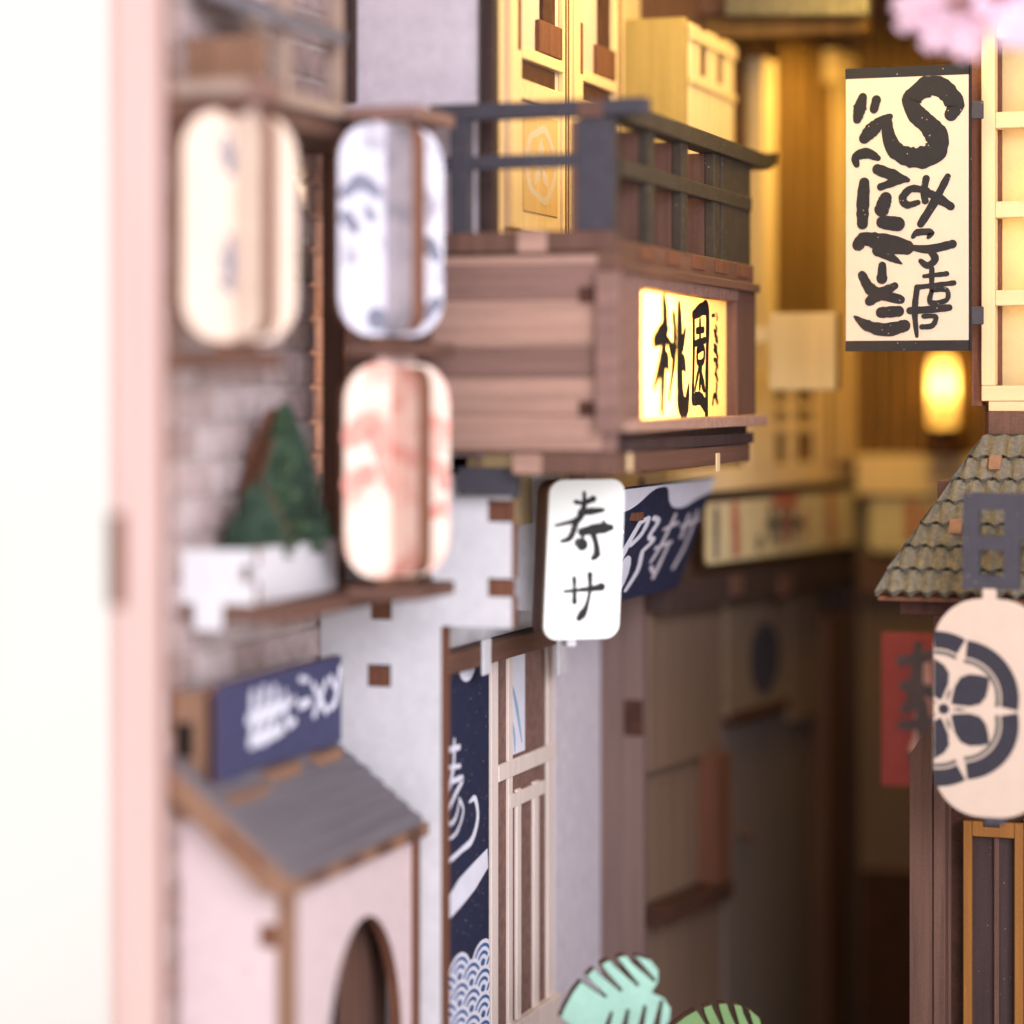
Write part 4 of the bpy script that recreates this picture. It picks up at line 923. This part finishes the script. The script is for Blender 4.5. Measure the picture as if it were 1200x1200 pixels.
# shop sign
t = thing('shop_sign', 'long aged shop sign with red and dark lettering on the back shop', 'sign', FB.p((FB.A(825)+FB.A(1005))/2, .3, 12), 'aged signs along the back of the alley')
s0, s1 = FB.A(827, .42), FB.A(1004, .42); c1, c0 = FB.Z(827, 590, .42), FB.Z(827, 662, .42)
bd = part(t, 'board', B().plate(FB, [rrect(s0, s1, c0, c1, .15)], .36, .42), ['paper_old', 'gold'])
fs_ = lambda x, y: (s0+(s1-s0)*x, c0+(c1-c0)*y)
kk = 1.0
for q_ in [[(.06, .85, .14), (.06, .15, .14)], [(.32, .2, .14), (.33, .3, .14)], [(.40, .8, .14), (.41, .3, .16)], [(.47, .85, .12), (.46, .2, .14)], [(.38, .55, .1), (.6, .5, .12)], [(.54, .8, .12), (.55, .25, .14)]]: part(bd, 'dark_lettering', B().brush(FB, fs_, [q_], .424), 'faded_dark')
part(bd, 'red_lettering', B().brush(FB, fs_, [[(.17, .85, .2), (.18, .2, .2)], [(.43, .92, .16), (.56, .9, .16)], [(.5, .7, .14), (.5, .3, .16)], [(.8, .85, .22), (.81, .2, .22)], [(.62, .7, .1), (.62, .3, .12)]], .434), 'faded_red')
# end wall
fE = FY(62.6)
E = thing('end_wall', 'golden slatted wall closing the far end of the alley', 'wall', (fE.A(1060), 62.6, 0))
xa, xb2 = fE.A(970), -6.0
part(E, 'lower_wall', B().box(fE, xa-.5, xb2, -.4, -.2, 0, fE.Z(1000, 575)), 'brownshop')
part(E, 'ledge', B().box(fE, fE.A(1008), xb2, -.19, .5, fE.Z(1010, 578), fE.Z(1010, 532)), 'cream')
part(E, 'upper_wall', B().box(fE, xa-.5, xb2, -.4, -.2, fE.Z(1000, 575), 26), 'walnut')
for u in range(1006, 1150, 17): part(E, 'slat', B().box(fE, fE.A(u), fE.A(u+10), -.19, .25, fE.Z(1010, 532), 25), 'gold')
part(E, 'corner_post', B().box(fE, fE.A(984), fE.A(1004), -.19, .1, 0, fE.Z(1000, 480)), 'dark')
part(E, 'beam', B().box(fE, fE.A(1008), xb2, -.19, .3, fE.Z(1010, 695), fE.Z(1010, 655)), 'walnut')
part(E, 'low_light_panel', B().box(fE, fE.A(1008), fE.A(1085), -.19, -.1, 0, fE.Z(1010, 1020)), 'edge_dark')  # dark sheet standing in for the low light at the wall's foot
t = thing('shop_sign', 'short greenish sign with a red mark on the far end wall', 'sign', (fE.A(1060), 62, 12), 'aged signs along the back of the alley')
s0, s1 = fE.A(1022), fE.A(1112); c1, c0 = fE.Z(1060, 582), fE.Z(1060, 645)
bd = part(t, 'board', B().plate(fE, [rrect(s0, s1, c0, c1, .2)], .3, .36), ['paper_old', 'gold'])
part(bd, 'red_lettering', B().brush(fE, lambda x, y: (s0+(s1-s0)*x, c0+(c1-c0)*y), [[(.55, .85, .14), (.56, .2, .14)], [(.75, .8, .1), (.75, .3, .12)]], .364), 'faded_red')
# glowing lantern on the ledge
gx, gy = FY(61.6).A(1105), 61.6; gz1, gz0 = FY(61.6).Z(1105, 416), FY(61.6).Z(1105, 502); zb_ = fE.Z(1010, 532)
t = thing('glowing_lantern', 'glowing yellow cylinder lantern on the far ledge', 'lantern', (gx, gy, zb_))
rg = .36; hh = gz1-gz0
part(t, 'shade', B().lathe((gx, gy, gz0), [(rg*.8, 0), (rg, .12), (rg, hh*.25), (rg*1.02, hh*.5), (rg, hh*.8), (rg*.85, hh*.97), (rg*.5, hh)], 24), 'glow')
bulb('lantern_bulb', (gx, gy, gz0+hh*.6), 0.006, (1.0, .72, .25), .12)
part(t, 'base', B().lathe((gx, gy, zb_+.003), [(.5, 0), (.5, .15), (.3, .2), (.3, gz0-zb_-.06), (.4, gz0-zb_-.01)], 16), 'edge_dark')
# small blank sign
fn_ = FY(54.0)
t = thing('blank_sign', 'small blank cream sign square projecting beyond the balcony end', 'sign', (fn_.A(940), 54, 16))
part(t, 'board', B().pbox(fn_, 901, 367, 979, 457, -.12, 0), 'cream')
part(t, 'mounting_arm', B().pbox(fn_, 862, 382, 900.5, 402, -.1, -.04), 'cream')
part(t, 'edge_strip', B().pbox(fn_, 979.5, 367, 984, 457, -.12, -.02), 'gold')

# upper beam with small roof across the back
fU = FY(55.0)
t = thing('roof_beam', 'golden beam with dark roof edge spanning the top of the alley', 'beam', (fU.A(900), 55, 22))
part(t, 'beam', B().pbox(fU, 735, 22, 1015, 50, -.6, 0), 'gold')
part(t, 'upper_beam', B().pbox(fU, 735, -6, 1015, 21.5, -.6, .3), 'walnut')
mb = B()
for k in range(14):
    u = 850+k*12; part(t, 'roof_tile', B().pbox(FY(54.4), u, -30, u+11, 18, -.3, .0), 'tile')
part(t, 'hanging_bracket', B().pbox(fU, 800, 51, 812, 70, -.3, -.05), 'edge')

# ------------------------------------------------------------------ monstera plants
def monstera(u, v, y, size, label, m, tilt_deg):
    fr = FR(*FY(y).p(FY(y).A(u), 0, 0)[:2], 18); zc = FY(y).Z(u, v)
    t = thing('monstera_plant', label, 'plant', (fr.o[0], fr.o[1], 0), 'monstera plants on the alley floor')
    def leafloop(s_, rot, cx, cz):
        prof = [(-.02, .0), (-.13, .12), (-.17, .28), (-.12, .44), (0, .54), (.15, .60), (.32, .60), (.5, .54), (.66, .43), (.8, .29), (.92, .13), (1, .0)]
        def wd(t):
            for (t0, w0), (t1, w1) in zip(prof[3:], prof[4:]):
                if t0 <= t <= t1: return w0+(w1-w0)*(t-t0)/(t1-t0)
            return 0
        up = prof[:4]+[]
        up = [q for q in prof[:4]]
        ts = [i/40 for i in range(-4, 40)]
        sl = (.08, .27, .46, .64)
        done = set()
        for q in ts:
            near = [k for k in sl if -.052 < q-k < .035]
            if near: continue
            up.append((q, wd(q)))
            for k in sl:
                if k not in done and q <= k-.052 and q+.0251 >= k-.0521:
                    done.add(k)
                    up += [(k-.05, wd(k-.05)), (k-.075, .88*wd(k)), (k-.20, .26*wd(k)), (k-.17, .22*wd(k)), (k+.01, .84*wd(k)), (k+.03, wd(k+.03)*.95)]
        up.append((.995, .012))
        lo = [(q[0]+.012, -q[1]*.96) for q in reversed(up[1:])]
        lp = up+lo
        r_ = math.radians(rot); out = []
        for a, c in lp:
            a -= .4; c *= .8; out.append((cx+s_*(a*math.cos(r_)-c*math.sin(r_)), cz+s_*(a*math.sin(r_)+c*math.cos(r_))))
        return out
    for k, (dx, dzz, rot, sc, b) in enumerate(((0, 0, tilt_deg, 1, .2), (.5*size, -1.2*size, 20, .75, -.1), (-.4*size, -1.6*size, 150, .7, -.4))):
        lp = leafloop(size*sc, rot, dx, zc+dzz)
        part(t, 'leaf', B().plate(fr, [lp], b-.06, b+.0, 0, 1), [m, 'edge_dark'])
        part(t, 'leaf_backing', B().plate(fr, [[(a-.05, c+.02) for a, c in lp]], b-.2, b-.065, 0, 0), 'edge_dark')
        part(t, 'stem', B().tube([fr.p(0, -.1, 0), fr.p(dx*.6, b-.15, (zc+dzz)*.5), fr.p(dx, b-.12, zc+dzz)], .06), 'edge')
monstera(720, 1172, 43.6, 1.62, 'mint green monstera leaf plant nearest the door at the bottom', 'leaf', 196)
monstera(838, 1214, 45.8, 1.45, 'duller green monstera leaf plant right of the mint one', 'leaf_d', 172)

# ------------------------------------------------------------------ cherry blossom twig, top right
t = thing('blossom_branch', 'blurred pink cherry blossom branch at the top right corner', 'branch', (-6.5, 39.5, 22))
fO = FY(39.4)
pts = [fO.p(fO.A(u), b, fO.Z(u, v)) for u, v, b in ((1260, -60, 0), (1190, -10, .1), (1130, 5, .2), (1085, 15, .2))]
part(t, 'twig', B().tube(pts, [.12, .09, .07, .04]), 'edge')
spots = [(1080, 18, 30), (1110, 40, 30), (1125, 0, 34), (1150, 22, 32), (1095, -15, 28), (1165, -10, 34), (1190, 40, 30), (1185, 8, 32), (1215, 25, 34), (1140, 50, 24), (1205, -20, 34)]
for u, v, r_ in spots:
    rp = r_/FPX*41; c = Vector(fO.p(fO.A(u), random.uniform(-.3, .6), fO.Z(u, v)))
    n = Vector((random.uniform(-.5, .7), -1, random.uniform(-.5, .5))).normalized(); x = n.orthogonal().normalized(); y = n.cross(x); mb = B()
    for k in range(5):
        a = 2*math.pi*k/5+random.random()*.2; d = x*math.cos(a)+y*math.sin(a); s_ = n.cross(d)
        vs = [c, c+d*rp*.45+s_*rp*.32+n*.05, c+d*rp*.85+s_*rp*.3+n*.12, c+d*rp*.92+n*.08, c+d*rp*.85-s_*rp*.3+n*.12, c+d*rp*.45-s_*rp*.32+n*.05]
        mb.add(vs, [[0, 1, 2, 3, 4, 5]])
    bl = part(t, 'blossom', mb, 'petal')
    part(bl, 'stamen', B().lathe(tuple(c+n*.05), [(.02, -.04), (.07, 0), (.02, .05)], 8), 'print_pink')
